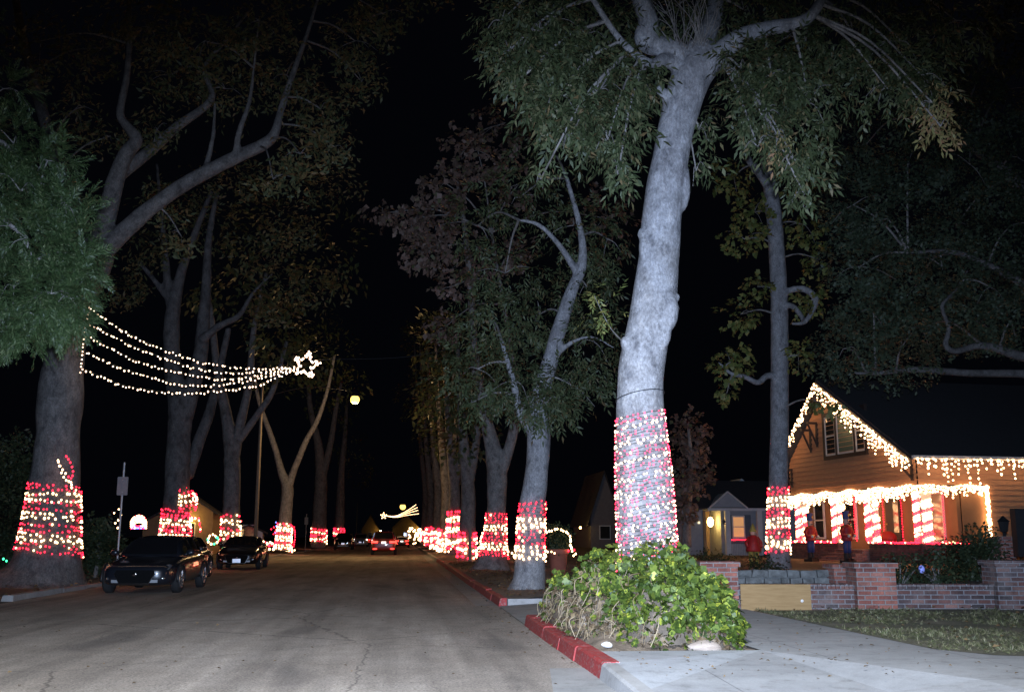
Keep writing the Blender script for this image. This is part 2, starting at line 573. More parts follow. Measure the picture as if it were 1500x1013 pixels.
def T_broad(n=5, L=.17, W=.15, spread=.2, seed=1):
    r = np.random.default_rng(seed)
    q = []
    for i in range(n):
        th = r.uniform(0, 2 * PI)
        b = (r.uniform(0, spread), r.uniform(-spread / 2, spread / 2), r.uniform(-spread / 2, spread / 2))
        d = (math.cos(th), math.sin(th), r.uniform(-.9, .2))
        s = (-math.sin(th), math.cos(th), r.uniform(-.3, .3))
        q.append(leaf_quad(b, d, s, L * r.uniform(.7, 1.2), W * r.uniform(.8, 1.1), .2))
    return np.array(q)


TEMPL = {'ash': np.array([T_ash(i) for i in range(7)]), 'frond': np.array([T_frond(i) for i in range(5)]), 'broad': np.array([T_broad(seed=i) for i in range(5)]), 'oak': np.array([T_broad(11, .11, .06, .32, 20 + i) for i in range(4)]),
         'fine': np.array([T_broad(8, .14, .05, .3, 40 + i) for i in range(4)]), 'far': T_broad(6, .34, .2, .8, 4), 'hedge': T_broad(9, .07, .05, .2, 5)}


def spray_mesh(name, pos, dirs, scale, templ, mat, parent, roll=1.0, tw=None):
    """place leaf sprays (template along +x, top +z) at pos pointing along dirs; one mesh"""
    t = TEMPL[templ]                       # (k,4,3)
    n = len(pos)
    d = dirs / np.linalg.norm(dirs, axis=1)[:, None]
    up = np.tile([0, 0, 1.0], (n, 1)) + rng.normal(0, .35 * roll, (n, 3))
    s = np.cross(up, d)
    s /= np.linalg.norm(s, axis=1)[:, None] + 1e-9
    u = np.cross(d, s)
    R = np.stack([d, s, u], axis=2)        # columns
    if t.ndim == 3:
        t = t[None]
    t = t[rng.integers(0, len(t), n)]
    v = np.einsum('nij,nkqj->nkqi', R, t) * scale[:, None, None, None]
    v += pos[:, None, None, :]
    v = v.reshape(-1, 3)
    nl = len(v)
    idx = np.arange(nl, dtype=np.int32)
    if tw is not None and tw.f:          # the crown's own thin boughs, second material
        idx = np.concatenate([idx, np.array(tw.f, dtype=np.int32).ravel() + nl])
        v = np.vstack([v, np.array(tw.v)])
    if parent is not None:
        v = v - np.array(parent.location)
    nf = len(idx) // 4
    me = bpy.data.meshes.new(name)
    me.vertices.add(len(v))
    me.vertices.foreach_set('co', v.astype(np.float32).ravel())
    me.loops.add(len(idx))
    me.loops.foreach_set('vertex_index', idx)
    me.polygons.add(nf)
    me.polygons.foreach_set('loop_start', np.arange(0, len(idx), 4, dtype=np.int32))
    me.polygons.foreach_set('loop_total', np.full(nf, 4, dtype=np.int32))
    mi = np.zeros(nf, dtype=np.int32)
    mi[nl // 4:] = 1
    me.polygons.foreach_set('material_index', mi)
    me.update(calc_edges=True)
    me.materials.append(mat)
    if tw is not None:
        me.materials.append(M['bark_dark'])
    o = bpy.data.objects.new(name, me)
    col.objects.link(o)
    o.parent = parent
    return o


def cluster(c, r, n, droop=.5, shell=.45):
    """sample n points in an ellipsoid, outward directions with droop"""
    c = np.array(c, float)
    r = np.array(r, float)
    d = rng.normal(0, 1, (n, 3))
    d /= np.linalg.norm(d, axis=1)[:, None]
    rad = rng.uniform(shell ** 3, 1, n) ** (1 / 3)
    # uneven: push and pull by noise so that the outline breaks up
    k = np.array([1 + .5 * mnoise.noise(Vector(x) * 2.3 + Vector(c)) for x in d])
    p = c + d * r * (rad * k)[:, None]
    dirs = d * .8 + rng.normal(0, .5, (n, 3))
    dirs[:, 2] -= droop
    return p, dirs


def crown(parent, cl, templ, mat, scale=1.0, droop=.5, name='crown', tw=None):
    """cl: (px, py, D, rx_px, rz_px, n[, ry_m])"""
    ps, ds = [], []
    for c in cl:
        px, py, D, rx, rz, n = c[:6]
        m = pxm(px, py, D)
        ry = c[6] if len(c) > 6 else max(rx, rz) * m * .8
        p, d = cluster(P(px, py, D), (rx * m, ry, rz * m), int(n), droop)
        ps.append(p)
        ds.append(d)
    ps = np.vstack(ps)
    ds = np.vstack(ds)
    return spray_mesh(name, ps, ds, rng.uniform(.75, 1.25, len(ps)) * scale, templ, mat, parent, tw=tw)


def twigs(mb, cl, limbs, r0=.03, k=3):
    """thin boughs from the nearest limb point to each leaf cluster and a few twigs inside it"""
    allp = np.vstack([l[:, :3] for l in limbs])
    for c in cl:
        q = np.array(P(*c[:3]))
        m = pxm(*c[:3])
        i = np.argmin(np.linalg.norm(allp - q, axis=1))
        a = allp[i]
        mid = (a + q) / 2 + np.array([0, 0, .12 * np.linalg.norm(q - a)])
        mb.tube(spline([a, mid, q], 4), list(np.linspace(r0, r0 * .4, 9)), 5, cap=False)
        for j in range(k):
            e = q + np.array([random.uniform(-1, 1) * c[3] * m * .8, random.uniform(-.4, .4), random.uniform(-1, .5) * c[4] * m * .9])
            mb.tube(spline([q, (q + e) / 2 + np.array([0, 0, .1]), e], 3), list(np.linspace(r0 * .4, r0 * .12, 7)), 4, cap=False)


def trunk_mesh(parent, limbs, mat, n=14, nz=.08, remesh=0, extra=None, nsc=2.5):
    mb = MB()
    for L in limbs:
        mb.tube(L[:, :3], L[:, 3], n, nz, nsc)
    for b in extra or []:
        mb.blob(*b)
    o = mb.build('trunk', mat, parent, True, True)
    if remesh:
        md = o.modifiers.new('r', 'REMESH')
        md.mode = 'VOXEL'
        md.voxel_size = remesh
        md.use_smooth_shade = True
        s = o.modifiers.new('s', 'SMOOTH')
        s.iterations = 4
    return o


# ------------------------------------------------------------------ strings of lights
def ico(r=1.0, sub=1):
    import bmesh
    bm = bmesh.new()
    bmesh.ops.create_icosphere(bm, subdivisions=sub, radius=r)
    v = [tuple(x.co) for x in bm.verts]
    f = [tuple(y.index for y in x.verts) for x in bm.faces]
    bm.free()
    return v, f


IV, IF = ico(1, 1)
BULB = {}
M['bulb_pink'] = emit('bulb_pink', (1, .03, .085), 5.5)
M['bulb_pale'] = emit('bulb_pale', (1, .68, .46), 6.5)
for k in ('white', 'red', 'green', 'blue', 'pale', 'pink'):
    me = bpy.data.meshes.new('bulb_' + k)
    iv2, if2 = ico(1, 2)
    me.from_pydata([(x, y, z * 1.25) for x, y, z in iv2], [], if2)
    me.materials.append(M['bulb_' + k])
    BULB[k] = me


def bulb_stuff(name, pos, k, parent, stuff=True):
    iv = np.array(IV)
    n = len(pos)
    p = np.array([x[:3] for x in pos]) - np.array(parent.location if name.endswith('_w') else (0, 0, 0))
    r = np.array([x[3] for x in pos])
    v = (iv[None] * r[:, None, None] + p[:, None]).reshape(-1, 3)
    f = [tuple(i + j * len(IV) for i in t) for j in range(n) for t in IF]
    me = bpy.data.meshes.new('bulbs')
    me.from_pydata(v.tolist(), [], f)
    me.materials.append(M['bulb_' + k])
    o = bpy.data.objects.new(k + '_bulbs', me)
    col.objects.link(o)
    o.parent = parent
    if stuff:
        o['kind'] = 'stuff'
    return o


CAM = Vector((0, 0, H))


def lights(parent, bulbs, wires, single=100, wr=.004, world=True):
    """bulbs: (x, y, z, r, colour, facing) ; the `single` that show largest are bulbs of their own, the rest one mesh per colour"""
    L = Vector(parent.location)
    if wires:
        mb = MB()
        for w in wires:
            mb.tube(w, wr, 4, cap=False)
        mb.build('wire', M['wire'], parent, False, world)
    bulbs = sorted(bulbs, key=lambda b: -b[5])
    one, rest = bulbs[:single], bulbs[single:]
    for b in one:
        o = bpy.data.objects.new('bulb', BULB[b[4]])
        col.objects.link(o)
        o.parent = parent
        p = Vector(b[:3])
        o.location = p - L if world else p
        o.scale = (b[3],) * 3
    for k in ('white', 'red', 'green', 'blue', 'pale', 'pink'):
        s = [b for b in rest if b[4] == k]
        if s:
            if world:
                s = [(b[0] - L.x, b[1] - L.y, b[2] - L.z, b[3]) for b in s]
            bulb_stuff('bulbs', s, k, parent)


def trunk_at(L, z):
    i = int(np.searchsorted(L[:, 2], z))
    i = min(max(i, 1), len(L) - 1)
    a, b = L[i - 1], L[i]
    t = min(1, max(0, (z - a[2]) / max(1e-6, b[2] - a[2])))
    return a + (b - a) * t


def wrap_lights(L, z0, z1, turn, gap, rw, rr, label, bands=(3, 3), single=100, off=.02, tilt=0.0, seed=0, skip=0, cols=('red', 'white'), mix=.08, group='strings of red and white lights wound round the trunks'):
    """lights wound round trunk L between z0 and z1: `bands` turns of red, then of white"""
    r = random.Random(seed)
    bulbs, wires = [], []
    n = max(1, int((z1 - z0) / turn))
    base = trunk_at(L, z0)
    par = empty('string_lights', (base[0], base[1], z0), label, 'string lights', group)
    per = sum(bands)
    w = []
    for t in range(n):
        k = 'red' if ((n - 1 - t) % per) < bands[0] else 'white'
        zt = z0 + t * turn
        R = trunk_at(L, zt)[3] + off
        m = max(8, int(2 * PI * R / gap))
        wob = r.uniform(-1, 1) * turn * .45
        for i in range(m):
            th = 2 * PI * (i + r.uniform(-.35, .35)) / m
            z = zt + turn * th / (2 * PI) + tilt * math.cos(th) * R + wob * math.sin(th + t) + r.uniform(-.3, .3) * turn
            c = trunk_at(L, z)
            rad = c[3] + off
            x, y = c[0] + rad * math.cos(th), c[1] + rad * math.sin(th)
            w.append((x - math.cos(th) * off * .6, y - math.sin(th) * off * .6, z))
            if r.random() < skip:
                continue
            k2 = ('white' if k == 'red' else 'red') if r.random() < mix else k
            rs = (rr if k2 == 'red' else rw) * r.uniform(.82, 1.15)
            face = (math.cos(th) * (0 - x) + math.sin(th) * (0 - y)) / math.hypot(x, y)
            bulbs.append((x, y, z, rs, cols[0] if k2 == 'red' else cols[1], face + r.uniform(-.35, .35)))
    wires = [w]
    lights(par, bulbs, wires, single, .004 if single else .008)
    return par

# ================================================================== SETTING
def struct(mb, name, mat, smooth=False):
    return tag(mb.build(name, mat, None, smooth), kind='structure')


def sheet(name, poly, z, mat):
    mb = MB()
    mb.add([(x, y, (z(x, y) if callable(z) else z)) for x, y in poly], [tuple(range(len(poly)))])
    return struct(mb, name, mat)


def grid(name, x0, x1, y0, y1, nx, ny, zf, mat, smooth=True):
    mb = MB()
    vs = []
    for j in range(ny + 1):
        for i in range(nx + 1):
            x, y = x0 + (x1 - x0) * i / nx, y0 + (y1 - y0) * j / ny
            dx, dy, z = zf(x, y, i / nx, j / ny)
            vs.append((x + dx, y + dy, z))
    mb.add(vs, [(j * (nx + 1) + i, j * (nx + 1) + i + 1, (j + 1) * (nx + 1) + i + 1, (j + 1) * (nx + 1) + i) for j in range(ny) for i in range(nx)])
    return struct(mb, name, mat, smooth)


sheet('ground', [(-700, -300), (700, -300), (700, 1100), (-700, 1100)], -.03, M['dirt'])
sheet('road', [(-40, -20), (40, -20), (40, 4), (2.0, 9.2), (2.0, 420), (-8.35, 420), (-8.35, 14), (-40, 8)], 0.0, M['road'])
# concrete gutter pan beside the kerb, and the low concrete apron at the driveway
sheet('gutter', [(1.28, 8.6), (2.0, 8.6), (2.0, 11.35), (1.62, 11.35)], .004, M['gutter'])
sheet('gutter', [(1.55, 21.4), (2.0, 21.4), (2.0, 120), (1.55, 120)], .004, M['gutter'])


def kerb(x0, x1, y0, y1, h, mat, seg, jit=.012, h0=None):
    mb = MB()
    y = y0
    r = random.Random(int(y0 * 10))
    while y < y1 - .05:
        e = min(y1, y + seg * r.uniform(.8, 1.2))
        j = r.uniform(-jit, jit)
        hh = h + r.uniform(-jit, jit)
        ha = hb = hh
        if h0 is not None:
            ha = h0 + (h - h0) * (y - y0) / (y1 - y0)
            hb = h0 + (h - h0) * (e - y0) / (y1 - y0)
        a, b = x0 + j, x1 + j * .2
        g = .012
        mb.add([(a - .02, y + g, -.02), (b, y + g, -.02), (b, e - g, -.02), (a - .02, e - g, -.02),
                (a + .012, y + g, ha - .02), (a + .035, y + g, ha), (b, y + g, ha), (b, e - g, hb), (a + .035, e - g, hb), (a + .012, e - g, hb - .02)],
               [(0, 4, 5, 6, 1), (3, 2, 7, 8, 9), (0, 3, 9, 4), (4, 9, 8, 5), (5, 8, 7, 6), (1, 6, 7, 2)])
        y = e
    return struct(mb, 'kerb', mat)


kerb(2.0, 2.2, 10.45, 16.75, .16, M['kerb_red'], 1.3, .011)
kerb(2.0, 2.16, 21.2, 58, .16, M['kerb_red'], 2.0)
kerb(2.0, 2.16, 58, 300, .16, M['kerb_grey'], 6)
kerb(2.0, 2.16, 5.5, 10.44, .16, M['kerb_grey'], 6, 0, .0)
kerb(-8.6, -8.38, 24, 300, .1, M['kerb_grey'], 3, .03)
mb = MB()
mb.box((2.18, 21.2, -.02), (4.0, 21.36, .15))
struct(mb, 'kerb', M['kerb_grey'])
sheet('driveway', [(2.0, 16.77), (4.0, 16.77), (4.0, 21.19), (2.0, 21.19)], lambda x, y: .012 + .06 * (x - 2), M['gutter'])
# corner: flare and ramp of the kerb cut in one folded slab, then the pavement
CV = [(2.15, 10.45, .157), (2.15, 11.5, .157), (4.03, 11.52, .148), (2.15, 9.15, .075), (4.3, 9.0, .05), (5.15, 9.0, .148), (2.15, 4.5, .012), (4.4, 4.0, .012), (5.3, 4.0, .148), (2.15, 11.5, -.02), (4.03, 11.52, -.02)]
mb = MB()
mb.add(CV, [(0, 1, 2, 3)])
struct(mb, 'pavement', M['apron'])
mb = MB()
mb.add(CV, [(3, 2, 4), (3, 4, 7, 6)])
struct(mb, 'pavement', M['walk'])
mb = MB()
mb.add(CV, [(2, 5, 4), (4, 5, 8, 7)])
struct(mb, 'pavement', M['apron2'])
sheet('pavement', [(4.03, 11.52), (4.0, 21.2), (4.0, 300), (6.0, 300), (6.0, 11.4), (6.35, 10.75), (7.2, 10.42), (40, 9.4), (40, 4.0), (5.3, 4.0), (5.15, 9.0)], .148, M['walk'])
sheet('lawn', [(6.01, 17.5), (6.0, 11.4), (6.36, 10.76), (7.2, 10.43), (9, 10.25), (40, 9.42), (40, 17.5)], .15, M['lawn'])
sheet('lawn', [(6.6, 9.85), (7.4, 9.9), (40, 9.0), (40, 7.5), (6.5, 8.9)], .152, M['lawn'])
mb = MB()
mb.box((6.02, 18.4, -.02), (90, 320, .4))
struct(mb, 'ground_terrace', M['dirt'])


def mound(x, y, u, v):
    e = min(u, 1 - u, v, 1 - v)
    b = min(1, e * 3.2)
    return (0, 0, .11 + .3 * b * (1 + .5 * mnoise.noise(Vector((x * 1.3, y * 1.3, 0)))) + .05 * mnoise.noise(Vector((x * 5, y * 5, 3))))


sheet('soil_bed', [(3.7, 11.0), (4.5, 11.2), (4.5, 12.6), (3.7, 12.6)], .09, M['soil'])
grid('soil_bed', 2.14, 4.06, 11.45, 16.9, 30, 70, mound, M['soil'])
grid('verge', 2.16, 4.0, 21.35, 140, 12, 300, lambda x, y, u, v: (0, 0, .13 + .05 * mnoise.noise(Vector((x * 2, y * 1.2, 0))) + .07 * math.sin(PI * u)), M['dirt'])
grid('verge', -60, -8.2, 22.5, 200, 40, 200, lambda x, y, u, v: (.35 * mnoise.noise(Vector((0, y * .7, 0))) * (u > .97), 0,
     -.01 + .13 * min(1, (1 - u) * 18) + .05 * mnoise.noise(Vector((x, y, 0))) * min(1, (1 - u) * 30)), M['dirt'])

# grass blades on the lawn, leaf litter on the verges
def scatter(name, n, xr, yr, z, templ, mat, scale, up, keep=None):
    p = np.column_stack([rng.uniform(*xr, n), rng.uniform(*yr, n), np.zeros(n)])
    if keep:
        p = p[[keep(x, y) for x, y, _ in p]]
    p[:, 2] = [z(x, y) if callable(z) else z for x, y, _ in p]
    d = rng.normal(0, 1, (len(p), 3))
    d[:, 2] = up + rng.normal(0, .25, len(p)) * (up > 0)
    o = spray_mesh(name, p, d, rng.uniform(.6, 1.3, len(p)) * scale, templ, mat, None)
    return tag(o, kind='stuff')


TEMPL['blade'] = np.array([leaf_quad((0, 0, 0), (1, .1 * s, 0), (0, 1, 0), .075 + .02 * s, .009, .1) for s in (-2, -1, 0, 1, 2)] +
                          [leaf_quad((0, .02 * s, 0), (1, .3 * s, .1), (0, 1, 0), .06, .008, .1) for s in (-1, 1)])
TEMPL['litter'] = np.array([leaf_quad((0, 0, 0), (1, 0, .15), (0, 1, 0), .09, .05, .3)])
keepf = lambda x, y: (6.02 + .1 * mnoise.noise(Vector((0, y * 3, 0))) < x) and (y > 10.5 - .08 * (x - 6) + max(0, 6.9 - x) * .9) and mnoise.noise(Vector((x * .8, y * .8, 5))) > -.3 + .5 * random.random()
scatter('grass', 30000, (6.0, 13.5), (9.8, 17.6), .15, 'blade', M['blade'], .62, .5, keepf)
scatter('grass', 1500, (6.55, 8.5), (9.2, 9.8), .15, 'blade', M['blade'], .8, .75)
scatter('fallen_leaves', 900, (2.2, 4.0), (21.4, 50), .2, 'litter', M['litter'], 1.0, 0)
scatter('fallen_leaves', 160, (6.1, 12), (10.6, 17.5), .2, 'litter', M['litter'], .8, 0)
scatter('fallen_leaves', 700, (-14, -8.4), (23, 45), .14, 'litter', M['litter'], 1.1, 0)
scatter('fallen_leaves', 220, (1.2, 2.0), (11, 40), .012, 'litter', M['litter'], .7, 0, lambda x, y: x > 1.95 - .5 * random.random() ** 2)
scatter('fallen_leaves', 160, (-8, 2), (9.3, 26), .01, 'litter', M['litter'], .5, 0)
scatter('fallen_leaves', 90, (2.3, 6), (9, 11.5), .165, 'litter', M['litter'], .45, 0)
scatter('fallen_leaves', 60, (4.1, 6), (11.5, 18), .165, 'litter', M['litter'], .5, 0)

# ================================================================== TREES, NEAR RIGHT
TG = 'street trees standing along the road'
DM = 13.4


def tree(base, label, limbs, mat, cat='tree', name='street_tree', group=TG, **kw):
    t = empty(name, base, label, cat, group)
    trunk_mesh(t, limbs, mat, **kw)
    return t


A = limb([(948, 905, 112), (948, 860, 96), (948, 800, 87), (943, 700, 82), (938, 610, 70), (939, 545, 68), (949, 480, 64), (960, 430, 64), (965, 380, 60), (970, 310, 58),
          (984, 220, 53), (1000, 150, 55), (1016, 105, 58), (1030, 70, 48)], DM, 6)
A1 = limb([(1018, 118, 42, 13.4), (1050, 82, 34, 13.3), (1085, 55, 27, 13.2), (1125, 42, 23, 13.1), (1175, 32, 19, 13.0), (1200, 5, 15, 13.0), (1215, -50, 11, 13.0)])
A2 = limb([(1012, 95, 40, 13.4), (985, 72, 30, 13.3), (955, 66, 30, 13.2), (945, 55, 32, 13.1), (950, 32, 30, 13.1), (936, -5, 25, 13.1), (915, -70, 20, 13.2), (880, -140, 14, 13.3)])
A3 = limb([(1022, 90, 36, 13.4), (1034, 55, 30, 13.5), (1048, 10, 24, 13.7), (1050, -60, 20, 13.9), (1075, -180, 13, 14.2)])
A4 = limb([(992, 150, 22, 13.4), (972, 138, 17, 13.3), (964, 126, 11, 13.25)])
A5 = limb([(1005, 105, 22, 13.4), (975, 88, 20, 13.2), (950, 92, 14, 13.0), (910, 60, 11, 12.8), (868, -2, 9, 12.6), (840, -60, 8, 12.5)])
b0 = P(948, 905, DM)
main = empty('street_tree', (b0.x, b0.y, .2), 'big pale grey tree rising out of the ivy, knotted trunk wound with lights', 'tree', TG)
knots = [(P(989, 436, 13.25), (.06, .07, .06), .35, 9), (P(988, 450, 13.25), (.065, .08, .06), .35, 9), (P(978, 456, 13.2), (.14, .15, .3), .15, 4), (P(972, 476, 13.2), (.12, .14, .3), .15, 4),
         (P(939, 342, 13.3), (.055, .07, .075), .35, 9), (P(948, 366, 13.3), (.11, .12, .34), .15, 4), (P(913, 503, 13.3), (.035, .07, .09), .35, 9), (P(923, 520, 13.3), (.1, .12, .3), .15, 4), (P(1000, 268, 13.4), (.1, .12, .4), .15, 4)]
trunk_mesh(main, [A, A1, A2, A3, A4, A5], M['bark'], 20, .06, .028, knots)
clA = [(735, 30, 13.2, 36, 34, 60), (790, 45, 12.6, 62, 55, 170), (860, 50, 13.2, 75, 60, 210), (770, 110, 12.8, 40, 38, 80), (815, 140, 13, 55, 50, 150), (880, 130, 12.7, 65, 50, 170), (930, 120, 13.6, 40, 35, 80),
       (835, 200, 12.9, 48, 38, 110), (890, 205, 12.7, 44, 55, 130), (905, 255, 12.7, 22, 26, 40), (792, 262, 12.8, 14, 10, 12), (745, 75, 12.9, 24, 22, 26), (975, 20, 14.3, 70, 40, 120),
       (1090, 15, 13.9, 60, 40, 130), (1085, 100, 12.9, 26, 30, 50), (1130, 110, 13, 62, 55, 170), (1120, 175, 13, 45, 42, 110), (1185, 150, 13.2, 45, 45, 90), (1165, 235, 12.9, 36, 40, 90), (1178, 285, 12.9, 22, 26, 36), (1110, 215, 13, 26, 30, 40),
       (1180, 60, 13.6, 60, 50, 120), (1250, 50, 13.6, 70, 55, 150), (1320, 60, 13.6, 70, 60, 150), (1300, 130, 13.2, 48, 40, 80), (1350, 110, 13.5, 45, 50, 70), (1400, 30, 14.2, 60, 50, 70),
       (1024, 190, 13.6, 12, 34, 26), (1020, 250, 13.6, 12, 18, 12),
       (800, -60, 13.4, 110, 70, 160), (960, -120, 13.6, 130, 90, 160), (1150, -110, 13.6, 130, 90, 160), (1330, -60, 13.8, 110, 80, 140)]
clD = [(1365, 150, 13.1, 22, 32, 40), (1378, 185, 13.1, 16, 10, 16), (1140, 200, 12.8, 20, 24, 16)]
mb = MB()
twigs(mb, clA + clD, [A1[6:], A2[6:], A3[4:], A5[4:]], .028, 3)
for i in range(34):      # bare twigs sprouting from the crotch
    p = P(random.uniform(985, 1035), random.uniform(55, 85), 13.2)
    q = p + Vector((random.uniform(-.55, .35), random.uniform(-.5, .1), random.uniform(.25, .9)))
    mb.tube(spline([p, (p + q) / 2 + Vector((random.uniform(-.1, .1), 0, .08)), q], 3), [.009, .008, .007, .006, .005, .004, .003], 4, cap=False)
clA = [(c[0], c[1] - (26 if c[1] > 165 else 12 if c[1] > 95 else 0)) + c[2:] for c in clA]
crown(main, clA, 'ash', M['leaf_ash'], .98, .75, tw=mb)
crown(main, clD, 'ash', M['leaf_dry'], .8, 1.0, 'dry_leaves')
wrap_lights(A, 1.0, 3.02, .043, .085, .0118, .0092, 'dense red and white lights wound round the big trunk above the ivy', (3, 2), 100, .012, .16, 1, .06, ('pink', 'pale'), .14)
# dark tie wire above the lights
mb = MB()
z = 3.2
c = trunk_at(A, z)
mb.tube([(c[0] + (c[3] + .012) * math.cos(t), c[1] + (c[3] + .012) * math.sin(t), z + .07 * math.sin(t + 2.4)) for t in np.linspace(0, 2 * PI, 40)], .006, 5)
o = mb.build('tie_wire', M['black'], None)
tag(o, 'thin dark wire tied round the big trunk just above its lights', 'wire')

# ---- ivy, straw and stones round its foot
ivy = empty('ivy_bush', (3.1, 13.2, .2), 'green ivy bush with dry brown stems round the foot of the big tree', 'ivy')
ells = [((3.2, 13.0, .12), (.86, 1.45, 1.17)), ((2.62, 13.5, .12), (.5, 1.3, 1.0)), ((3.55, 12.5, .1), (.5, .95, .85)), ((2.4, 15.3, .1), (.28, 1.2, .75))]
mb = MB()
for c, r in ells:
    mb.blob(c, tuple(x * .8 for x in r), .2, 2.0, 24, 16)
mb.build('ivy_core', M['soil'], ivy, True, True)  # solid soil-brown filler core, keeps the leaf shell from being see-through
TEMPL['ivy'] = np.array([leaf_quad((0, 0, 0), (1, 0, -.1), (0, 1, 0), .1, .095, .12), leaf_quad((.03, 0, 0), (.7, .75, -.1), (-.7, .7, 0), .06, .055, .12), leaf_quad((.03, 0, 0), (.7, -.75, -.1), (.7, .7, 0), .06, .055, .12)])
ps, ds = [], []
for (c, r), n in zip(ells, (4600, 1100, 2000, 450)):
    d = rng.normal(0, 1, (n * 2, 3))
    d[:, 2] = np.abs(d[:, 2])
    d /= np.linalg.norm(d, axis=1)[:, None]
    k = np.array([1 + .16 * mnoise.noise(Vector(x) * 3 + Vector(c)) for x in d]) * rng.uniform(.86, 1.06, len(d))
    p = np.array(c) + d * np.array(r) * k[:, None]
    # the side towards the road is bare stems: few leaves there, none close above the ground in front
    bare = np.array([(x[0] < 2.5 + .3 * mnoise.noise(Vector(x) * 2)) and rng.uniform() < (.85 if x[2] < .7 else .25) or (x[2] < .34 + .3 * mnoise.noise(Vector(x) * 1.7) and x[0] < 3.75 and rng.uniform() < .8) for x in p])
    p, d = p[~bare][:n], d[~bare][:n]
    ps.append(p)
    dd = d * .35 + rng.normal(0, .55, d.shape)
    dd[:, 2] -= .55
    ds.append(dd)
ps, ds = np.vstack(ps), np.vstack(ds)
# leaves lie like shingles: their top looks outward
spray_mesh('leaves', ps, ds, rng.uniform(.5, 1.25, len(ps)), 'ivy', M['leaf_ivy'], ivy, 2.2)
dp, dd_ = [], []
for (c, r), n in zip(ells, (500, 900, 250, 300)):
    d = rng.normal(0, 1, (n, 3))
    d[:, 2] = np.abs(d[:, 2]) * .7
    d[:, 1] -= .5
    d /= np.linalg.norm(d, axis=1)[:, None]
    p = np.array(c) + d * np.array(r) * rng.uniform(.82, 1.0, n)[:, None]
    k = (p[:, 0] < 2.9) | (p[:, 2] < .45)
    dp.append(p[k])
    dd_.append((d * .4 + rng.normal(0, .8, d.shape) - np.array([0, 0, .4]))[k])
dp, dd_ = np.vstack(dp), np.vstack(dd_)
spray_mesh('dead_leaves', dp, dd_, rng.uniform(.35, .9, len(dp)), 'ivy', M['dead_leaf'], ivy, 2.5)
mb = MB()
for i in range(300):
    c, r = random.choice([ells[0], ells[1], ells[1], ells[2], ells[3]])
    th = random.uniform(PI * .65, PI * 1.42)
    ph = random.uniform(.1, 1.2)
    d = Vector((math.cos(th) * math.cos(ph), math.sin(th) * math.cos(ph), math.sin(ph)))
    p = Vector(c) + Vector((d.x * r[0], d.y * r[1], d.z * r[2])) * random.uniform(.84, 1.02)
    q = p + Vector((random.uniform(-.18, .12), random.uniform(-.22, .1), -random.uniform(.12, .5)))
    q.z = max(q.z, .18)
    mb.tube(spline([p, (p + q) / 2 + Vector((random.uniform(-.1, .1), random.uniform(-.12, .04), random.uniform(0, .1))), q], 3), random.uniform(.002, .006), 4, cap=False)
mb.build('straw_stems', M['straw'], ivy, True, True)


def stone(name, c, r, mat, label, seed):
    mb = MB()
    mb.blob((0, 0, 0), r, .35, 2.2 / max(r) * .5, 18, 12)
    o = mb.build(name, mat, None, True)
    o.location = c
    o.rotation_euler = (0, 0, seed)
    tag(o, label, 'stone')


stone('stone', (3.42, 11.62, .17), (.2, .12, .085), M['rock'], 'striped pinkish stone at the front edge of the ivy bed', .1)
stone('stone', (2.42, 13.0, .33), (.16, .2, .13), M['rock'], 'rounded brown stone half buried behind the red kerb', .8)
stone('stone', (2.33, 11.75, .2), (.065, .05, .035), M['pebble'], 'small white stone on the soil at the end of the red kerb', .3)
stone('stone', (3.62, 11.95, .3), (.06, .05, .035), M['pebble'], 'small cream stone above the striped one in the ivy', 1.1)

# ---- second tree on the right
D2 = 24.6
B = limb([(771, 874, 74), (772, 864, 58), (775, 845, 50), (777, 800, 42), (780, 740, 38), (786, 690, 35), (789, 640, 34), (788, 606, 30), (797, 560, 26), (808, 520, 24), (826, 460, 21), (840, 420, 18), (853, 385, 15), (850, 335, 10), (830, 260, 7)], D2)
B1 = limb([(787, 640, 22, 24.6), (772, 618, 17, 24.4), (762, 605, 13, 24.3), (752, 560, 10, 24.2), (735, 500, 7, 24)])
B2 = limb([(846, 400, 12, 24.6), (820, 360, 9, 24.3), (790, 330, 7, 24), (760, 322, 5, 24)])
B3 = limb([(806, 525, 12, 24.6), (840, 500, 7, 24.4), (870, 494, 5, 24.2), (900, 510, 4, 24)])
b0 = P(771, 874, D2)
t2 = tree((b0.x, b0.y, .15), 'leaning grey tree nearest behind the ivy bush, wide bands of lights on its trunk', [B, B1, B2, B3], M['bark'], n=16, remesh=.045, nz=.1)
clB = [(700, 540, 24, 55, 45, 150), (760, 560, 24, 50, 45, 150), (830, 560, 24.5, 60, 40, 150), (870, 500, 24.5, 40, 60, 120), (720, 470, 25, 60, 45, 140), (790, 460, 25.5, 50, 50, 120), (690, 590, 24, 26, 18, 30), (800, 590, 23.6, 45, 25, 90),
       (860, 420, 25, 40, 60, 100), (740, 400, 25.5, 60, 45, 110), (700, 330, 26, 45, 45, 70), (840, 330, 25, 50, 50, 90), (760, 290, 25.5, 60, 50, 90), (890, 350, 25.5, 26, 60, 60), (800, 220, 26, 70, 50, 80)]
mb = MB()
twigs(mb, clB, [B[-40:], B1, B2, B3], .04, 2)
crown(t2, clB, 'ash', M['leaf_dim'], 1.3, .5, tw=mb)
mb = MB()
mb.tube(spline([P(912, 500, 13.4), P(893, 478, 13.8), P(870, 432, 13.9)], 4), [.012, .011, .01, .009, .008, .007, .006, .005, .004], 5, cap=False)
crown(main, [(885, 455, 13.9, 24, 18, 14), (868, 430, 13.9, 12, 8, 6)], 'ash', M['leaf_lime'], .85, .3, 'side_foliage', tw=mb)
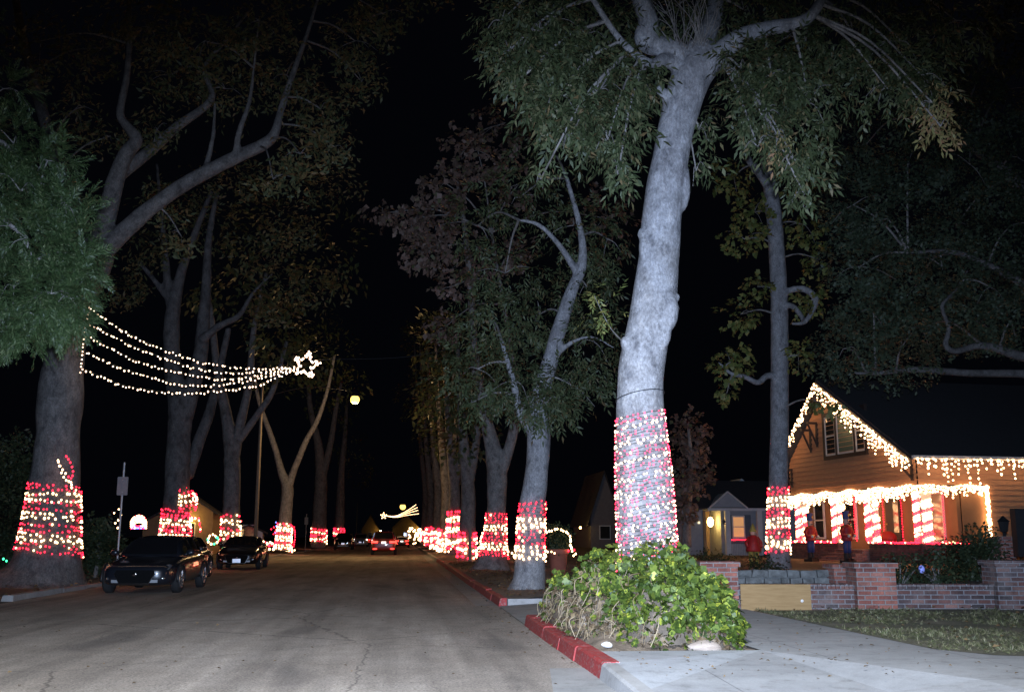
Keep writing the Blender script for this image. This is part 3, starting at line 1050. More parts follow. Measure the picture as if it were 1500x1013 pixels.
wrap_lights(B, .85, 2.22, .075, .15, .026, .016, 'bands of large white and small red lights round the leaning tree next to the planter', (5, 4), 100, .02, -.05, 2)

# ---- third tree on the right, brown leaves
D3 = 39
Cc = limb([(718, 848, 100), (719, 838, 66), (722, 815, 44), (725, 790, 33), (727, 750, 29), (728, 705, 30), (727, 680, 30), (718, 640, 22), (705, 590, 17), (695, 520, 14), (690, 430, 11), (680, 330, 8), (665, 240, 5)], D3)
C1 = limb([(730, 700, 20, 39), (743, 665, 17, 38.8), (752, 630, 15, 38.5), (757, 590, 12, 38), (750, 520, 9, 38), (735, 430, 7, 37), (720, 340, 5, 37)])
b0 = P(718, 848, D3)
t3 = tree((b0.x, b0.y, .15), 'forked tree with brown leaves and flared roots, second behind the ivy bush', [Cc, C1], M['bark_dark'], n=14, remesh=.06, nz=.1)
clC = [(640, 330, 36, 38, 40, 80), (600, 320, 36, 30, 26, 50), (560, 312, 36, 26, 14, 22), (620, 370, 36, 36, 26, 70), (655, 270, 36, 40, 36, 80), (700, 220, 36, 45, 45, 90), (690, 380, 36, 40, 30, 60), (755, 370, 35, 22, 26, 40), (650, 480, 35, 20, 22, 36), (660, 420, 36, 24, 22, 24),
       (740, 180, 36, 50, 40, 60), (760, 270, 36, 40, 40, 60), (890, 320, 37, 40, 60, 60)]
mb = MB()
twigs(mb, clC, [Cc[-36:], C1], .045, 2)
crown(t3, clC, 'broad', M['leaf_brown'], 1.25, .7, tw=mb)
wrap_lights(Cc, .62, 2.28, .085, .14, .029, .021, 'red and white lights round the forked tree with flared roots', (5, 3), 100, .03, -.08, 3)

# ---- tree in the yard, in front of the lit house
DY = 33
Y0 = limb([(1140, 838, 46), (1140, 820, 36), (1140, 780, 31), (1140, 715, 28), (1142, 600, 27), (1142, 500, 26), (1141, 430, 25), (1138, 370, 24), (1133, 310, 23), (1126, 262, 20), (1122, 210, 18), (1124, 140, 14), (1130, 60, 9)], DY)
Y1 = limb([(1134, 300, 16, 33), (1124, 272, 14, 32.8), (1108, 248, 12, 32.5), (1092, 228, 10, 32.3), (1085, 208, 8, 32.2), (1094, 190, 6, 32)])
Y2 = limb([(1146, 432, 10, 33), (1160, 424, 10, 32.7), (1180, 424, 10, 32.4), (1195, 438, 10, 32.2), (1190, 455, 8, 32), (1178, 472, 7, 31.8), (1160, 474, 5, 31.6)])
Y3 = limb([(1143, 446, 9, 33), (1160, 448, 9, 32.6), (1172, 460, 8, 32.3), (1178, 472, 7, 31.9)])
Y4 = limb([(1140, 552, 12, 33), (1124, 550, 10, 32.7), (1110, 560, 9, 32.4), (1092, 552, 8, 32.2), (1070, 546, 6, 32), (1052, 530, 4, 32)])
b0 = P(1140, 838, DY)
ty = tree((b0.x, b0.y, .4), 'tall straight bare-trunked tree standing in front of the lit bungalow', [Y0, Y1, Y2, Y3, Y4], M['bark'], name='yard_tree', group=None, n=14, remesh=.05, nz=.06)
clY = [(1085, 460, 32.5, 26, 22, 40), (1070, 530, 32, 28, 30, 50), (1110, 420, 32.5, 20, 18, 24), (1090, 350, 32.5, 34, 30, 50), (1105, 310, 32.5, 28, 26, 40), (1185, 440, 32.2, 26, 30, 40), (1170, 520, 32.5, 18, 30, 26), (1180, 330, 33, 36, 34, 46), (1075, 260, 33, 30, 30, 40),
       (1160, 260, 33.5, 30, 40, 50), (1065, 575, 32, 12, 14, 14), (1120, 100, 34, 70, 70, 80), (1200, 380, 33.5, 22, 24, 26), (1210, 590, 31.5, 26, 14, 16)]
mb = MB()
twigs(mb, clY, [Y0[20:], Y1, Y2, Y4], .04, 2)
crown(ty, clY, 'broad', M['leaf_lime'], 1.0, .6, tw=mb)
wrap_lights(Y0, .85, 2.95, .11, .135, .031, .023, 'red and white lights round the straight tree in front of the bungalow', (3, 3), 100, .03, .0, 4)

# ---- dark broad trees behind and beside the bungalow
DO = 31
K0 = limb([(1640, 760, 70, 31), (1630, 640, 62, 31), (1600, 575, 50, 31), (1560, 553, 26, 30.5), (1500, 547, 14, 30), (1420, 546, 12, 30), (1340, 541, 10, 30), (1290, 546, 8, 30), (1250, 546, 5, 30)])
K1 = limb([(1600, 575, 40, 31), (1550, 535, 20, 30.5), (1490, 520, 15, 30), (1440, 506, 12, 30), (1400, 514, 10, 29.8), (1385, 505, 9, 29.7), (1390, 480, 8, 29.7), (1380, 448, 7, 29.6), (1400, 425, 6, 29.6), (1418, 395, 5, 29.6)])
K2 = limb([(1630, 640, 60, 31), (1620, 500, 45, 31), (1560, 360, 30, 31), (1480, 260, 20, 31), (1400, 200, 12, 31), (1330, 170, 7, 31)])
K3 = limb([(1620, 500, 30, 31), (1540, 440, 16, 30.5), (1470, 400, 12, 30), (1400, 370, 9, 30), (1330, 370, 6, 30)])
b0 = P(1640, 790, 31)
oak = tree((b0.x, b0.y, .4), 'broad dark evergreen spreading over the bungalow roof, crooked low limbs', [K0, K1, K2, K3], M['bark_oak'], name='spreading_tree', group=None, n=12, remesh=.06)
clK = [(x, y, random.uniform(29, 34), random.uniform(55, 80), random.uniform(42, 60), 150) for x, y in
       ((1260, 390), (1300, 320), (1340, 420), (1400, 330), (1450, 420), (1480, 330), (1280, 460), (1350, 480), (1430, 470), (1480, 470), (1250, 300), (1330, 240), (1420, 240), (1490, 230), (1240, 510), (1320, 510), (1400, 150), (1480, 130), (1550, 300), (1560, 420), (1270, 210), (1500, 30), (1380, 390))]
mb = MB()
twigs(mb, clK, [K0[20:], K1, K2, K3], .045, 2)
crown(oak, clK, 'oak', M['leaf_oak'], 1.35, .2, tw=mb)

# brown-leaved small tree between the big trunk and the neighbour's house
Q0 = limb([(1005, 800, 16), (1006, 760, 12), (1010, 720, 10), (1012, 670, 7), (1008, 620, 4)], 47)
b0 = P(1005, 805, 47)
tq = tree((b0.x, b0.y, .4), 'small russet-leaved tree beside the house with the yellow porch', [Q0], M['bark_dark'], name='small_tree', group=None, n=8)
crown(tq, [(1010, 640, 47, 28, 36, 110), (1020, 690, 46.5, 26, 34, 110), (990, 700, 47, 26, 40, 90), (1000, 745, 46.5, 24, 20, 50)], 'broad', M['leaf_brown'], 1.2, .6)

# ================================================================== TREES, LEFT
D = 28.5
L0 = limb([(60, 866, 190), (62, 852, 140), (66, 835, 108), (70, 810, 92), (75, 770, 80), (80, 710, 70), (84, 650, 62), (87, 610, 63), (89, 575, 64), (93, 535, 56), (99, 495, 50), (108, 460, 48), (122, 425, 46), (138, 395, 46), (148, 372, 40)], D)
L1 = limb([(140, 392, 36), (152, 368, 30), (175, 345, 27), (205, 318, 24), (240, 290, 22), (280, 264, 21), (320, 243, 20), (355, 226, 19), (385, 212, 18), (402, 196, 14), (412, 160, 11), (432, 100, 9), (450, 50, 7), (468, -10, 5)], D)
L2 = limb([(143, 385, 36, 28.5), (150, 340, 30, 28.5), (160, 300, 28, 28.4), (170, 262, 25, 28.3), (185, 225, 22, 28.2), (200, 205, 19, 28), (186, 185, 15, 28), (176, 165, 13, 28), (186, 110, 10, 28), (190, 40, 8, 28), (186, -40, 6, 28)])
L3 = limb([(345, 232, 11, 28.5), (350, 195, 9, 28.3), (365, 150, 7, 28.2), (372, 100, 5, 28)])
L4 = limb([(175, 255, 22, 28.6), (215, 225, 17, 29), (260, 185, 14, 29.3), (310, 145, 11, 29.5), (300, 100, 8, 29.5), (330, 60, 6, 29.5), (370, 10, 5, 29.5)])
L5 = limb([(145, 380, 26, 28.7), (110, 300, 22, 29.3), (70, 190, 18, 30), (50, 120, 15, 30.3), (28, 30, 12, 30.5), (15, -60, 9, 30.5)])
L6 = limb([(300, 252, 10, 28.5), (312, 200, 7, 28.7), (315, 150, 5, 28.8)])
b0 = P(64, 866, D)
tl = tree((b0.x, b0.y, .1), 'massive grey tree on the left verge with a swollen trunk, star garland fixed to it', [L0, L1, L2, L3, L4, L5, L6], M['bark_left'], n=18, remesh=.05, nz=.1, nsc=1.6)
clL = [(x, y, random.uniform(26.5, 30.5), rx, rz, n) for x, y, rx, rz, n in
       ((300, 60, 60, 45, 90), (250, 110, 45, 40, 70), (330, 130, 55, 36, 80), (420, 110, 50, 40, 80), (470, 160, 46, 38, 80), (520, 60, 50, 40, 80), (400, 262, 34, 18, 34), (440, 225, 40, 24, 50), (220, 40, 50, 45, 70), (150, 70, 40, 50, 50),
        (110, 160, 30, 45, 40), (380, 30, 60, 40, 80), (560, 20, 40, 26, 50), (235, 300, 36, 22, 36), (490, 215, 28, 18, 36), (265, 345, 20, 16, 16), (60, 60, 50, 60, 60), (160, 200, 26, 30, 24), (230, 190, 28, 26, 34), (530, 120, 24, 20, 30), (400, -60, 130, 50, 140), (200, -60, 130, 50, 120), (600, -30, 60, 30, 50))]
mb = MB()
twigs(mb, clL, [L1, L2, L3, L4, L5], .04, 3)
crown(tl, clL, 'fine', M['leaf_left'], 1.45, .75, tw=mb)
wrap_lights(L0, .92, 2.82, .135, .115, .027, .021, 'red and white lights wound round the massive trunk on the left verge', (2, 2), 100, .03, -.12, 5, .1)
# loose loop of the same lights hanging higher on the trunk
lp = [(97, 668), (103, 677), (107, 690), (104, 700), (96, 693), (88, 682), (85, 674), (90, 692), (97, 703), (104, 706), (105, 714)]
par = empty('string_lights', P(100, 714, 27.6), 'loose loop of red and white lights hanging above the wound ones on the massive trunk', 'string lights', 'strings of red and white lights wound round the trunks')
pp = spline([P(x, y, 27.55) for x, y in lp], 2)
lights(par, [(*p, .025, 'red' if i < 8 else 'white', 1) for i, p in enumerate(pp)], [pp], 60, .006)

D = 43
N0 = limb([(256, 806, 54), (257, 780, 43), (258, 740, 38), (260, 690, 36), (262, 640, 35), (264, 600, 36), (262, 570, 34)], D)
N1 = limb([(262, 600, 30), (254, 545, 26), (251, 500, 24), (253, 460, 22), (258, 430, 18), (268, 390, 14), (290, 330, 10), (310, 280, 7)], D)
N2 = limb([(270, 610, 28, 43), (282, 565, 24, 43), (293, 525, 22, 43.2), (298, 470, 19, 43.4), (302, 420, 15, 43.5), (306, 350, 11, 43.5), (318, 280, 7, 43.5)])
N3 = limb([(253, 462, 16), (246, 420, 13), (242, 370, 10), (235, 300, 7), (230, 240, 5)], D)
N4 = limb([(294, 500, 13), (320, 478, 11), (350, 462, 9), (370, 430, 6), (400, 400, 4)], D)
N5 = limb([(276, 700, 14, 43.5), (290, 650, 18, 44), (308, 600, 15, 44.5), (320, 550, 12, 45), (335, 480, 9, 45)])
N6 = limb([(248, 440, 10), (222, 405, 8), (200, 380, 6)], D)
b0 = P(256, 806, D)
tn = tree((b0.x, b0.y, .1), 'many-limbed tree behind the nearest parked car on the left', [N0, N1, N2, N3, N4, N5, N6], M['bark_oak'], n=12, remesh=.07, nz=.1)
clN = [(x, y, random.uniform(41, 46), rx, rz, 46) for x, y, rx, rz in
       ((220, 360, 40, 30), (310, 330, 40, 40), (390, 380, 40, 30), (340, 260, 50, 36), (180, 420, 34, 26), (430, 320, 44, 40), (480, 270, 40, 34), (260, 290, 40, 30), (400, 450, 34, 20), (460, 420, 40, 30))]
crown(tn, clN, 'fine', M['leaf_left'], 1.9, .5)
wrap_lights(N0, 1.1, 2.45, .12, .14, .036, .032, 'red and white lights round the many-limbed tree behind the nearest parked car', (3, 2), 100, .03, -.1, 6)
nn = limb([(268, 750, 30), (272, 735, 30), (270, 722, 28), (262, 714, 24)], D)
wrap_lights(nn, 2.35, 3.3, .13, .15, .036, .032, 'slanting bunch of red and white lights on a limb base behind the nearest parked car', (2, 3), 60, .05, .3, 16, .1)


def far_tree(base, label, forks, D, mat, wz, lab, seed, cl=None, templ='far', lmat='leaf_dim', warm=0, turn=.2, gap=.22, rw=.06, rr=.05, bands=(1, 1)):
    ls = [limb(f, D, 5) for f in forks]
    b = P(base[0], base[1], D)
    t = tree((b.x, b.y, .1), label, ls, mat, n=10, nz=.1)
    if cl:
        crown(t, cl, templ, M[lmat], 1.2, .4)
    if wz:
        wrap_lights(ls[0], wz[0], wz[1], turn, gap, rw, rr, lab, bands, 0, .05, -.1, seed)
    return t


far_tree((338, 800), 'dim forked tree third along the left verge', [[(338, 800, 32), (338, 780, 27), (339, 740, 25), (340, 690, 24), (338, 650, 22), (330, 600, 16), (318, 540, 12), (310, 470, 9), (300, 400, 6)],
         [(342, 670, 18), (352, 620, 14), (365, 560, 11), (372, 480, 8), (390, 400, 5)], [(346, 650, 12), (375, 610, 10), (400, 570, 8), (420, 500, 5)]], 56, M['bark_dark'], (1.05, 2.45),
         'red and white lights round the dim tree above the second parked car', 7,
         [(330, 420, 56, 50, 40, 40), (400, 470, 56, 40, 40, 36), (450, 530, 56, 40, 26, 30), (380, 340, 58, 60, 50, 40), (480, 370, 58, 50, 50, 40)], bands=(1, 2), rw=.05, rr=.05)
far_tree((414, 806), 'slender tree with a clear V fork on the left verge, warmly lit', [[(414, 806, 26), (415, 795, 22), (418, 760, 19), (420, 735, 18), (421, 712, 17), (412, 690, 11), (404, 660, 9), (394, 630, 8), (380, 590, 6), (370, 540, 4)],
         [(421, 716, 14), (430, 690, 10), (440, 665, 9), (450, 642, 8), (465, 615, 7), (480, 570, 5), (490, 520, 4)]], 78, M['bark'], (.35, 2.35),
         'broad slanting stripes of red and white lights round the tree with the V fork', 8,
         [(400, 540, 78, 40, 36, 36), (470, 520, 78, 40, 36, 36), (500, 560, 80, 34, 24, 26), (440, 470, 80, 50, 36, 36)], turn=.13, bands=(2, 3), rw=.06, rr=.055)
far_tree((466, 802), 'dark tree beside the driving cars on the left', [[(466, 802, 24), (467, 790, 22), (468, 750, 20), (470, 700, 18), (466, 650, 12), (455, 600, 8), (450, 540, 5)], [(472, 700, 12), (484, 650, 9), (492, 600, 7), (500, 560, 4)]],
         108, M['bark_dark'], (.75, 2.3), 'orange-red and white lights round the dark tree left of the driving cars', 9,
         [(460, 560, 108, 40, 40, 36), (500, 580, 110, 30, 26, 26)], turn=.2, bands=(2, 1), rw=.075, rr=.075, gap=.28)
far_tree((500, 800), 'distant dark tree behind the black van on the left', [[(496, 800, 15), (497, 770, 14), (498, 740, 13), (500, 690, 10), (505, 640, 7), (508, 590, 4)]], 135, M['bark_dark'], (1.3, 2.5),
         'distant row of red lights behind the black van', 10, [(505, 640, 135, 26, 34, 30), (530, 690, 140, 20, 24, 20)], turn=.22, bands=(3, 1), rw=.09, rr=.09, gap=.3)
# distant right-hand row
rr_ = [((684, 822), 52, 26, 'trunk beside the short wooden post on the right verge', 'lights round the dim trunk beside the short wooden post', (.3, 1.6), (2, 1)),
       ((664, 812), 64, 20, 'slim trunk whose lights climb highest on the right', 'tall narrow column of red and white lights on the right verge', (.5, 2.9), (2, 2)),
       ((652, 808), 78, 18, 'dark trunk beyond the tall column of lights', 'blazing red and white lights right of the tail-lit car', (.2, 2.0), (1, 2)),
       ((640, 804), 95, 15, 'distant trunk near the far end of the right verge', 'far blazing lights on the right verge, second from the end', (.2, 2.2), (1, 2)),
       ((629, 802), 118, 12, 'distant trunk last but one on the right verge', 'far blazing lights on the right verge, next to the white display', (.3, 2.4), (1, 1)),
       ((621, 800), 145, 10, 'farthest trunk on the right verge', 'farthest lights on the right verge', (.6, 2.4), (1, 2))]
for i, ((px, py), D, w, l1, l2, wz, bd) in enumerate(rr_):
    k = 785 - 0
    far_tree((px, py), l1, [[(px, py, w * 1.3), (px, py - 10, w), (px + 1, 760, w * .9), (px + 2, 720, w * .8), (px - 4, 660, w * .6), (px - 10, 580, w * .4), (px - 14, 500, w * .2)],
                            [(px + 2, 712, w * .6), (px + 12, 660, w * .45), (px + 18, 600, w * .35), (px + 24, 540, w * .2)]], D, M['bark_dark'], wz, l2, 20 + i,
             [(px - 10, 580, D, 40 * 52 / D + 10, 40, 40), (px + 20, 560, D, 40 * 52 / D + 10, 40, 40), (px, 500, D, 50 * 52 / D + 10, 40, 40), (px + 4, 640, D, 30, 26, 20)],
             turn=.1 + D * .0011, bands=bd, rw=.03 + D * .0008, rr=.028 + D * .0007, gap=.13 + D * .0014)

# ---- feathery green branches hanging in from the left
DF = 12.6
Z0 = limb([(-420, 880, 130, 13), (-400, 640, 110, 13), (-370, 420, 95, 13), (-330, 250, 80, 13), (-250, 100, 60, 13), (-120, -40, 40, 13), (20, -120, 24, 13)])
Z1 = limb([(-340, 300, 60, 13), (-220, 250, 40, 12.8), (-110, 260, 26, 12.6), (-20, 300, 14, 12.5), (40, 360, 7, 12.4), (60, 430, 4, 12.4)])
Z2 = limb([(-300, 190, 50, 13), (-160, 140, 32, 12.9), (-60, 170, 18, 12.8), (30, 230, 9, 12.7), (90, 290, 5, 12.6)])
b0 = P(-420, 880, 13)
tz = tree((b0.x, b0.y, .1), 'feathery green tree leaning in at the left edge', [Z0, Z1, Z2], M['bark_dark'], name='feathery_tree', group=None, n=12, remesh=.05)
clZ = [(20, 210, 12.6, 50, 40, 60), (70, 235, 12.5, 34, 30, 44), (30, 280, 12.4, 60, 45, 90), (90, 300, 12.5, 34, 34, 60), (40, 350, 12.3, 60, 45, 90), (100, 370, 12.5, 34, 38, 66), (20, 420, 12.5, 50, 40, 80), (75, 430, 12.3, 45, 36, 80), (110, 440, 12.5, 22, 26, 36), (60, 470, 12.5, 44, 20, 50), (10, 480, 12.6, 26, 20, 30), (-40, 330, 12.8, 60, 100, 120), (-60, 200, 12.9, 60, 60, 80), (5, 130, 12.9, 30, 30, 24), (-80, 60, 13, 90, 60, 80)]
mb = MB()
twigs(mb, clZ, [Z1, Z2], .02, 3)
clZ = [c[:5] + (c[5] * 2,) for c in clZ] + [(118, 400, 12.4, 20, 30, 60), (100, 460, 12.5, 30, 24, 80), (40, 485, 12.5, 40, 16, 50), (125, 345, 12.5, 16, 24, 40)]
crown(tz, clZ, 'frond', M['leaf_frond'], .62, .15, tw=mb)

# ================================================================== BUNGALOW
HC = (18.9, 36.2, 0)
HA = math.radians(5.1)
house = empty('bungalow', HC, 'brown clapboard bungalow with a steep front gable outlined in white lights', 'house', None, HA)
RY, RZ = 6.3, 7.95
SR, SL = (RZ - 4.2) / 6.7, (RZ - 4.45) / 4.4


def roofz(y):
    return RZ - (RY - y) * SR if y < RY else RZ - (y - RY) * SL


def siding(z0, z1, rng_fn, face, step=.2, d=.05):
    """horizontal clapboards; face(u, out, z) -> point; rng_fn(z) -> (u0, u1)"""
    mb = MB()
    z = z0
    while z < z1 - .02:
        e = min(z + step, z1)
        a0, b0_ = rng_fn(z)
        a1, b1 = rng_fn(e)
        if b0_ - a0 > .05:
            if b1 < a1:
                a1 = b1 = (a1 + b1) / 2
            mb.add([face(a0, d, z), face(b0_, d, z), face(b1, .004, e), face(a1, .004, e), face(a0, -.05, z), face(b0_, -.05, z)],
                   [(0, 1, 2, 3), (0, 4, 5, 1)])
        z += step
    return mb


fF = lambda u, o, z: (-o, u, z)
fS = lambda u, o, z: (u, -o, z)
siding(3.27, RZ - .15, lambda z: (max(0, RY - (RZ - z) / SR + .12), min(10.2, RY + (RZ - z) / SL - .12)), fF).build('gable_wall', M['siding'], house)
mb = siding(3.27, 4.2, lambda z: (.0, 14), fS)
mb2 = siding(.3, 3.27, lambda z: (2.78, 14), fS)
mb.add(mb2.v, mb2.f)
mb.build('side_wall', M['siding'], house)
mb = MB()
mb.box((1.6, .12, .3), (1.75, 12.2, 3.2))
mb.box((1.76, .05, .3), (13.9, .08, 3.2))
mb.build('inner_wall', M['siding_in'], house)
mb = MB()
mb.box((.03, .03, 3.16), (1.6, 10.2, 3.24))
mb.build('porch_ceiling', M['trim_white'], house)
mb = MB()
mb.box((.06, .1, .3), (1.6, 12.2, .86))
mb.build('porch_floor', M['stone'], house)
mb = MB()
mb.box((-.05, -.03, 3.02), (.2, 10.22, 3.26))
mb.box((.21, -.05, 3.02), (2.78, .1, 3.26))
mb.build('beam', M['trim_dark'], house)
for y0, y1 in ((-.02, 3.6), (6.05, 10.25)):
    mb = MB()
    mb.box((-.03, y0, .3), (.25, y1, 1.06))
    mb.box((-.07, y0 - .03, 1.062), (.29, y1 + .03, 1.12))
    mb.build('porch_wall', M['brick_dark'], house)
mb = MB()
mb.box((.26, -.03, .3), (2.76, .2, 1.06))
mb.box((.3, -.07, 1.062), (2.74, .24, 1.12))
mb.build('porch_wall', M['brick_dark'], house)
mb = MB()
for i in range(4):
    mb.box((-.3 * (i + 1) + .02, 3.72, .3), (-.3 * i + .02, 5.95, .86 - .14 * i))
mb.build('steps', M['brick_pier'], house)
POSTS = [((.0, .0), (.5, .4)), ((.0, 3.4), (.36, 3.8)), ((.0, 6.1), (.36, 6.5)), ((.0, 9.35), (.4, 9.8))]
for a, b in POSTS:
    mb = MB()
    mb.box((a[0] - .0, a[1], 1.122), (b[0], b[1], 3.015))
    mb.build('porch_post', M['trim_white'], house)
mb = MB()
mb.prism([(RY, RZ + .16), (-.5, roofz(-.5) + .16), (-.5, roofz(-.5)), (RY, RZ)], 0, -.5, 14)
mb.prism([(RY + .002, RZ + .16), (RY + .002, RZ), (10.8, roofz(10.8)), (10.8, roofz(10.8) + .16)], 0, -.5, 14)
mb.build('roof', M['roof'], house)
mb = MB()
mb.prism([(RY, RZ + .03), (-.52, roofz(-.52) + .03), (-.52, roofz(-.52) - .2), (RY, RZ - .2)], 0, -.56, -.503)
mb.prism([(RY + .002, RZ + .03), (RY + .002, RZ - .2), (10.82, roofz(10.82) - .2), (10.82, roofz(10.82) + .03)], 0, -.56, -.503)
mb.build('rake_board', M['trim_dark'], house)
ge = roofz(-.5)
mb = MB()
mb.prism([(-.505, ge + .14), (-.505, ge - .0), (-.6, ge - .0), (-.64, ge + .05), (-.64, ge + .14)], 0, -.5, 14)
mb.build('gutter', M['gutter_white'], house)
for y, z, s in ((7.35, 5.25, 1.1), (7.95, 5.05, 1.05), (9.95, 3.6, .85), (.25, 3.42, .6)):
    mb = MB()
    mb.box((-.09, y - .06, z), (-.01, y + .06, z + s))
    mb.box((-.5, y - .06, z + s - .1), (-.092, y + .06, z + s))
    mb.tube([(-.46, y, z + s - .1), (-.05, y, z + .05)], .05, 4)
    mb.build('bracket', M['trim_dark'], house)
# upper window
mb = MB()
y0, y1, z0, z1 = 3.36, 6.62, 4.78, 6.48
for a, b in (((y0 - .14, z0 - .16), (y1 + .14, z0)), ((y0 - .14, z1), (y1 + .14, z1 + .16)), ((y0 - .14, z0 + .001), (y0, z1 - .001)), ((y1, z0 + .001), (y1 + .14, z1 - .001)), ((4.1, z0 + .001), (4.22, z1 - .001)), ((5.6, z0 + .001), (5.72, z1 - .001))):
    mb.box((-.1, a[0], a[1]), (.02, b[0], b[1]))
w = mb.build('window', M['trim_dark'], house)
for a, b in ((3.37, 4.09), (4.23, 5.59), (5.73, 6.61)):
    mb = MB()
    for p, q in (((a, z0 + .01), (b, z0 + .08)), ((a, z1 - .08), (b, z1 - .01)), ((a, z0 + .081), (a + .06, z1 - .081)), ((b - .06, z0 + .081), (b, z1 - .081))):
        mb.box((-.075, p[0], p[1]), (-.02, q[0], q[1]))
    if b - a < 1:
        mb.box((-.07, a + .061, 5.6), (-.025, b - .061, 5.65))
    mb.build('sash', M['trim_white'], w)
    mb = MB()
    mb.box((-.045, a + .05, z0 + .05), (-.036, b - .05, z1 - .05))
    mb.build('pane', M['curtain'] if b - a > 1 else M['glass'], w)


def flat_window(y0, y1, z0, z1, x, pane, mid=True, fm='trim_white'):
    mb = MB()
    t = .09
    for p, q in (((y0 - t, z0 - t), (y1 + t, z0)), ((y0 - t, z1), (y1 + t, z1 + t)), ((y0 - t, z0 + .001), (y0, z1 - .001)), ((y1, z0 + .001), (y1 + t, z1 - .001))):
        mb.box((x - .07, p[0], p[1]), (x, q[0], q[1]))
    if mid:
        zm = z0 + (z1 - z0) * .48
        mb.box((x - .06, y0, zm), (x - .01, y1, zm + .06))
    w = mb.build('window', M[fm], house)
    mb = MB()
    mb.box((x - .04, y0, z0), (x - .008, y1, z1))
    mb.build('pane', pane, w)


M['pane_lit_tint'] = plain('pane_lit_tint', (.36, .27, .17), (.3, .22, .13), 1.2, .08, spec=.8)  # warm light reflected by the glass is put into the pane colour
flat_window(.95, 1.95, 1.25, 2.98, 1.6, M['pane_lit_tint'])
flat_window(10.2, 11.0, 1.35, 2.9, 1.6, M['glass'])
flat_window(7.3, 8.2, 1.35, 2.9, 1.6, M['glass'])
mb = MB()
mb.box((1.52, 3.75, .87), (1.595, 4.85, 2.95))
d = mb.build('door', M['black'], house)
mb = MB()
mb.box((1.49, 3.86, 1.55), (1.518, 4.22, 2.8))
mb.build('pane', M['pane_lit_tint'], d)
mb = MB()
mb.lathe([(.03, 0), (.03, .06)], (1.48, 4.72, 1.85), 8)
mb.build('handle', M['gold'], d)
mb = MB()
mb.box((1.53, 5.75, 2.35), (1.598, 5.9, 2.75))
mb.lathe([(.04, 0), (.1, .05), (.12, .3), (.07, .36), (.02, .42)], (1.4, 5.82, 2.35), 8)
mb.build('porch_lantern', M['black'], house)
mb = MB()       # hanging wicker seat and red cushion seen behind the rail
mb.blob((1.05, 4.0, 1.3), (.3, .45, .3), .1)
o = mb.build('cushion', M['cloth_red'], None, True)
o.location = HC
o.rotation_euler = (0, 0, HA)
tag(o, 'round red cushion on the porch in front of the dark door', 'cushion')


def hlights(name_label, bulbs, wires, single=90, group='strings of lights on the bungalow'):
    p = empty('string_lights', HC, name_label, 'string lights', group, HA)
    lights(p, bulbs, wires, single, .006, False)


R = random.Random(3)


def drops(line, step, lens, gap, r, out):
    """icicle lights: short drops hanging from a polyline"""
    bl, wires = [], [line]
    L = [Vector(p) for p in line]
    for a, b in zip(L, L[1:]):
        n = max(1, int((b - a).length / step))
        for i in range(n):
            p = a.lerp(b, (i + R.random()) / n)
            ln = R.choice(lens) * R.uniform(.6, 1.1)
            q = p + Vector((R.uniform(-.02, .02), R.uniform(-.04, .04), -ln))
            wires.append([p, q])
            k = max(1, int(ln / gap))
            for j in range(k + 1):
                c = p.lerp(q, (j + R.uniform(-.2, .2)) / (k + .001) if k else 0)
                bl.append((c.x + R.uniform(-.03, .03), c.y + R.uniform(-.04, .04), c.z, r * R.uniform(.8, 1.2), 'white', R.random()))
    return bl, wires


BR = .036
a = [(-.6, y, roofz(y) - .1) for y in np.linspace(-.45, RY, 16)]
b, w = drops(a, .1, (.1, .3, .5, .75, .25), .13, BR, 0)
hlights('white icicle lights down the near slope of the bungalow gable', b, w)
a = [(-.6, y, roofz(y) - .1) for y in np.linspace(RY, 10.8, 12)]
b, w = drops(a, .13, (.1, .25, .45, .2), .13, BR, 0)
hlights('white icicle lights down the far slope of the bungalow gable', b, w)
b, w = drops([(-.1, y, 3.2 + .05 * math.sin(y * 3)) for y in np.linspace(-.05, 10.2, 24)], .055, (.1, .3, .5, .36, .2), .095, BR * 1.05, 0)
hlights('thick white fringe of lights along the porch beam of the bungalow', b, w)
b, w = drops([(x, -.1, 3.2 + .04 * math.sin(x * 4)) for x in np.linspace(-.1, 2.75, 9)], .05, (.1, .25, .38, .2), .09, BR, 0)
b2 = []
for i in range(60):
    z = 3.2 - 1.85 * i / 60
    for k in range(2):
        b2.append((2.76 + R.uniform(-.07, .07), -.09, z + R.uniform(-.03, .03), BR * R.uniform(.9, 1.2), 'white', R.random()))
hlights('white lights round the side opening of the porch and down its outer edge', b + b2, w + [[(2.76, -.08, 3.2), (2.76, -.08, 1.35)]])
b, w = drops([(x, -.66, ge - .01) for x in np.linspace(-.4, 7.5, 14)], .14, (.15, .35, .6, .8, .3), .15, BR, 0)
b = [q for q in b if mnoise.noise(Vector((q[0] * 1.1, 0, 4))) > -.3]
hlights('scattered white icicle lights under the long side eave of the bungalow', b, w)


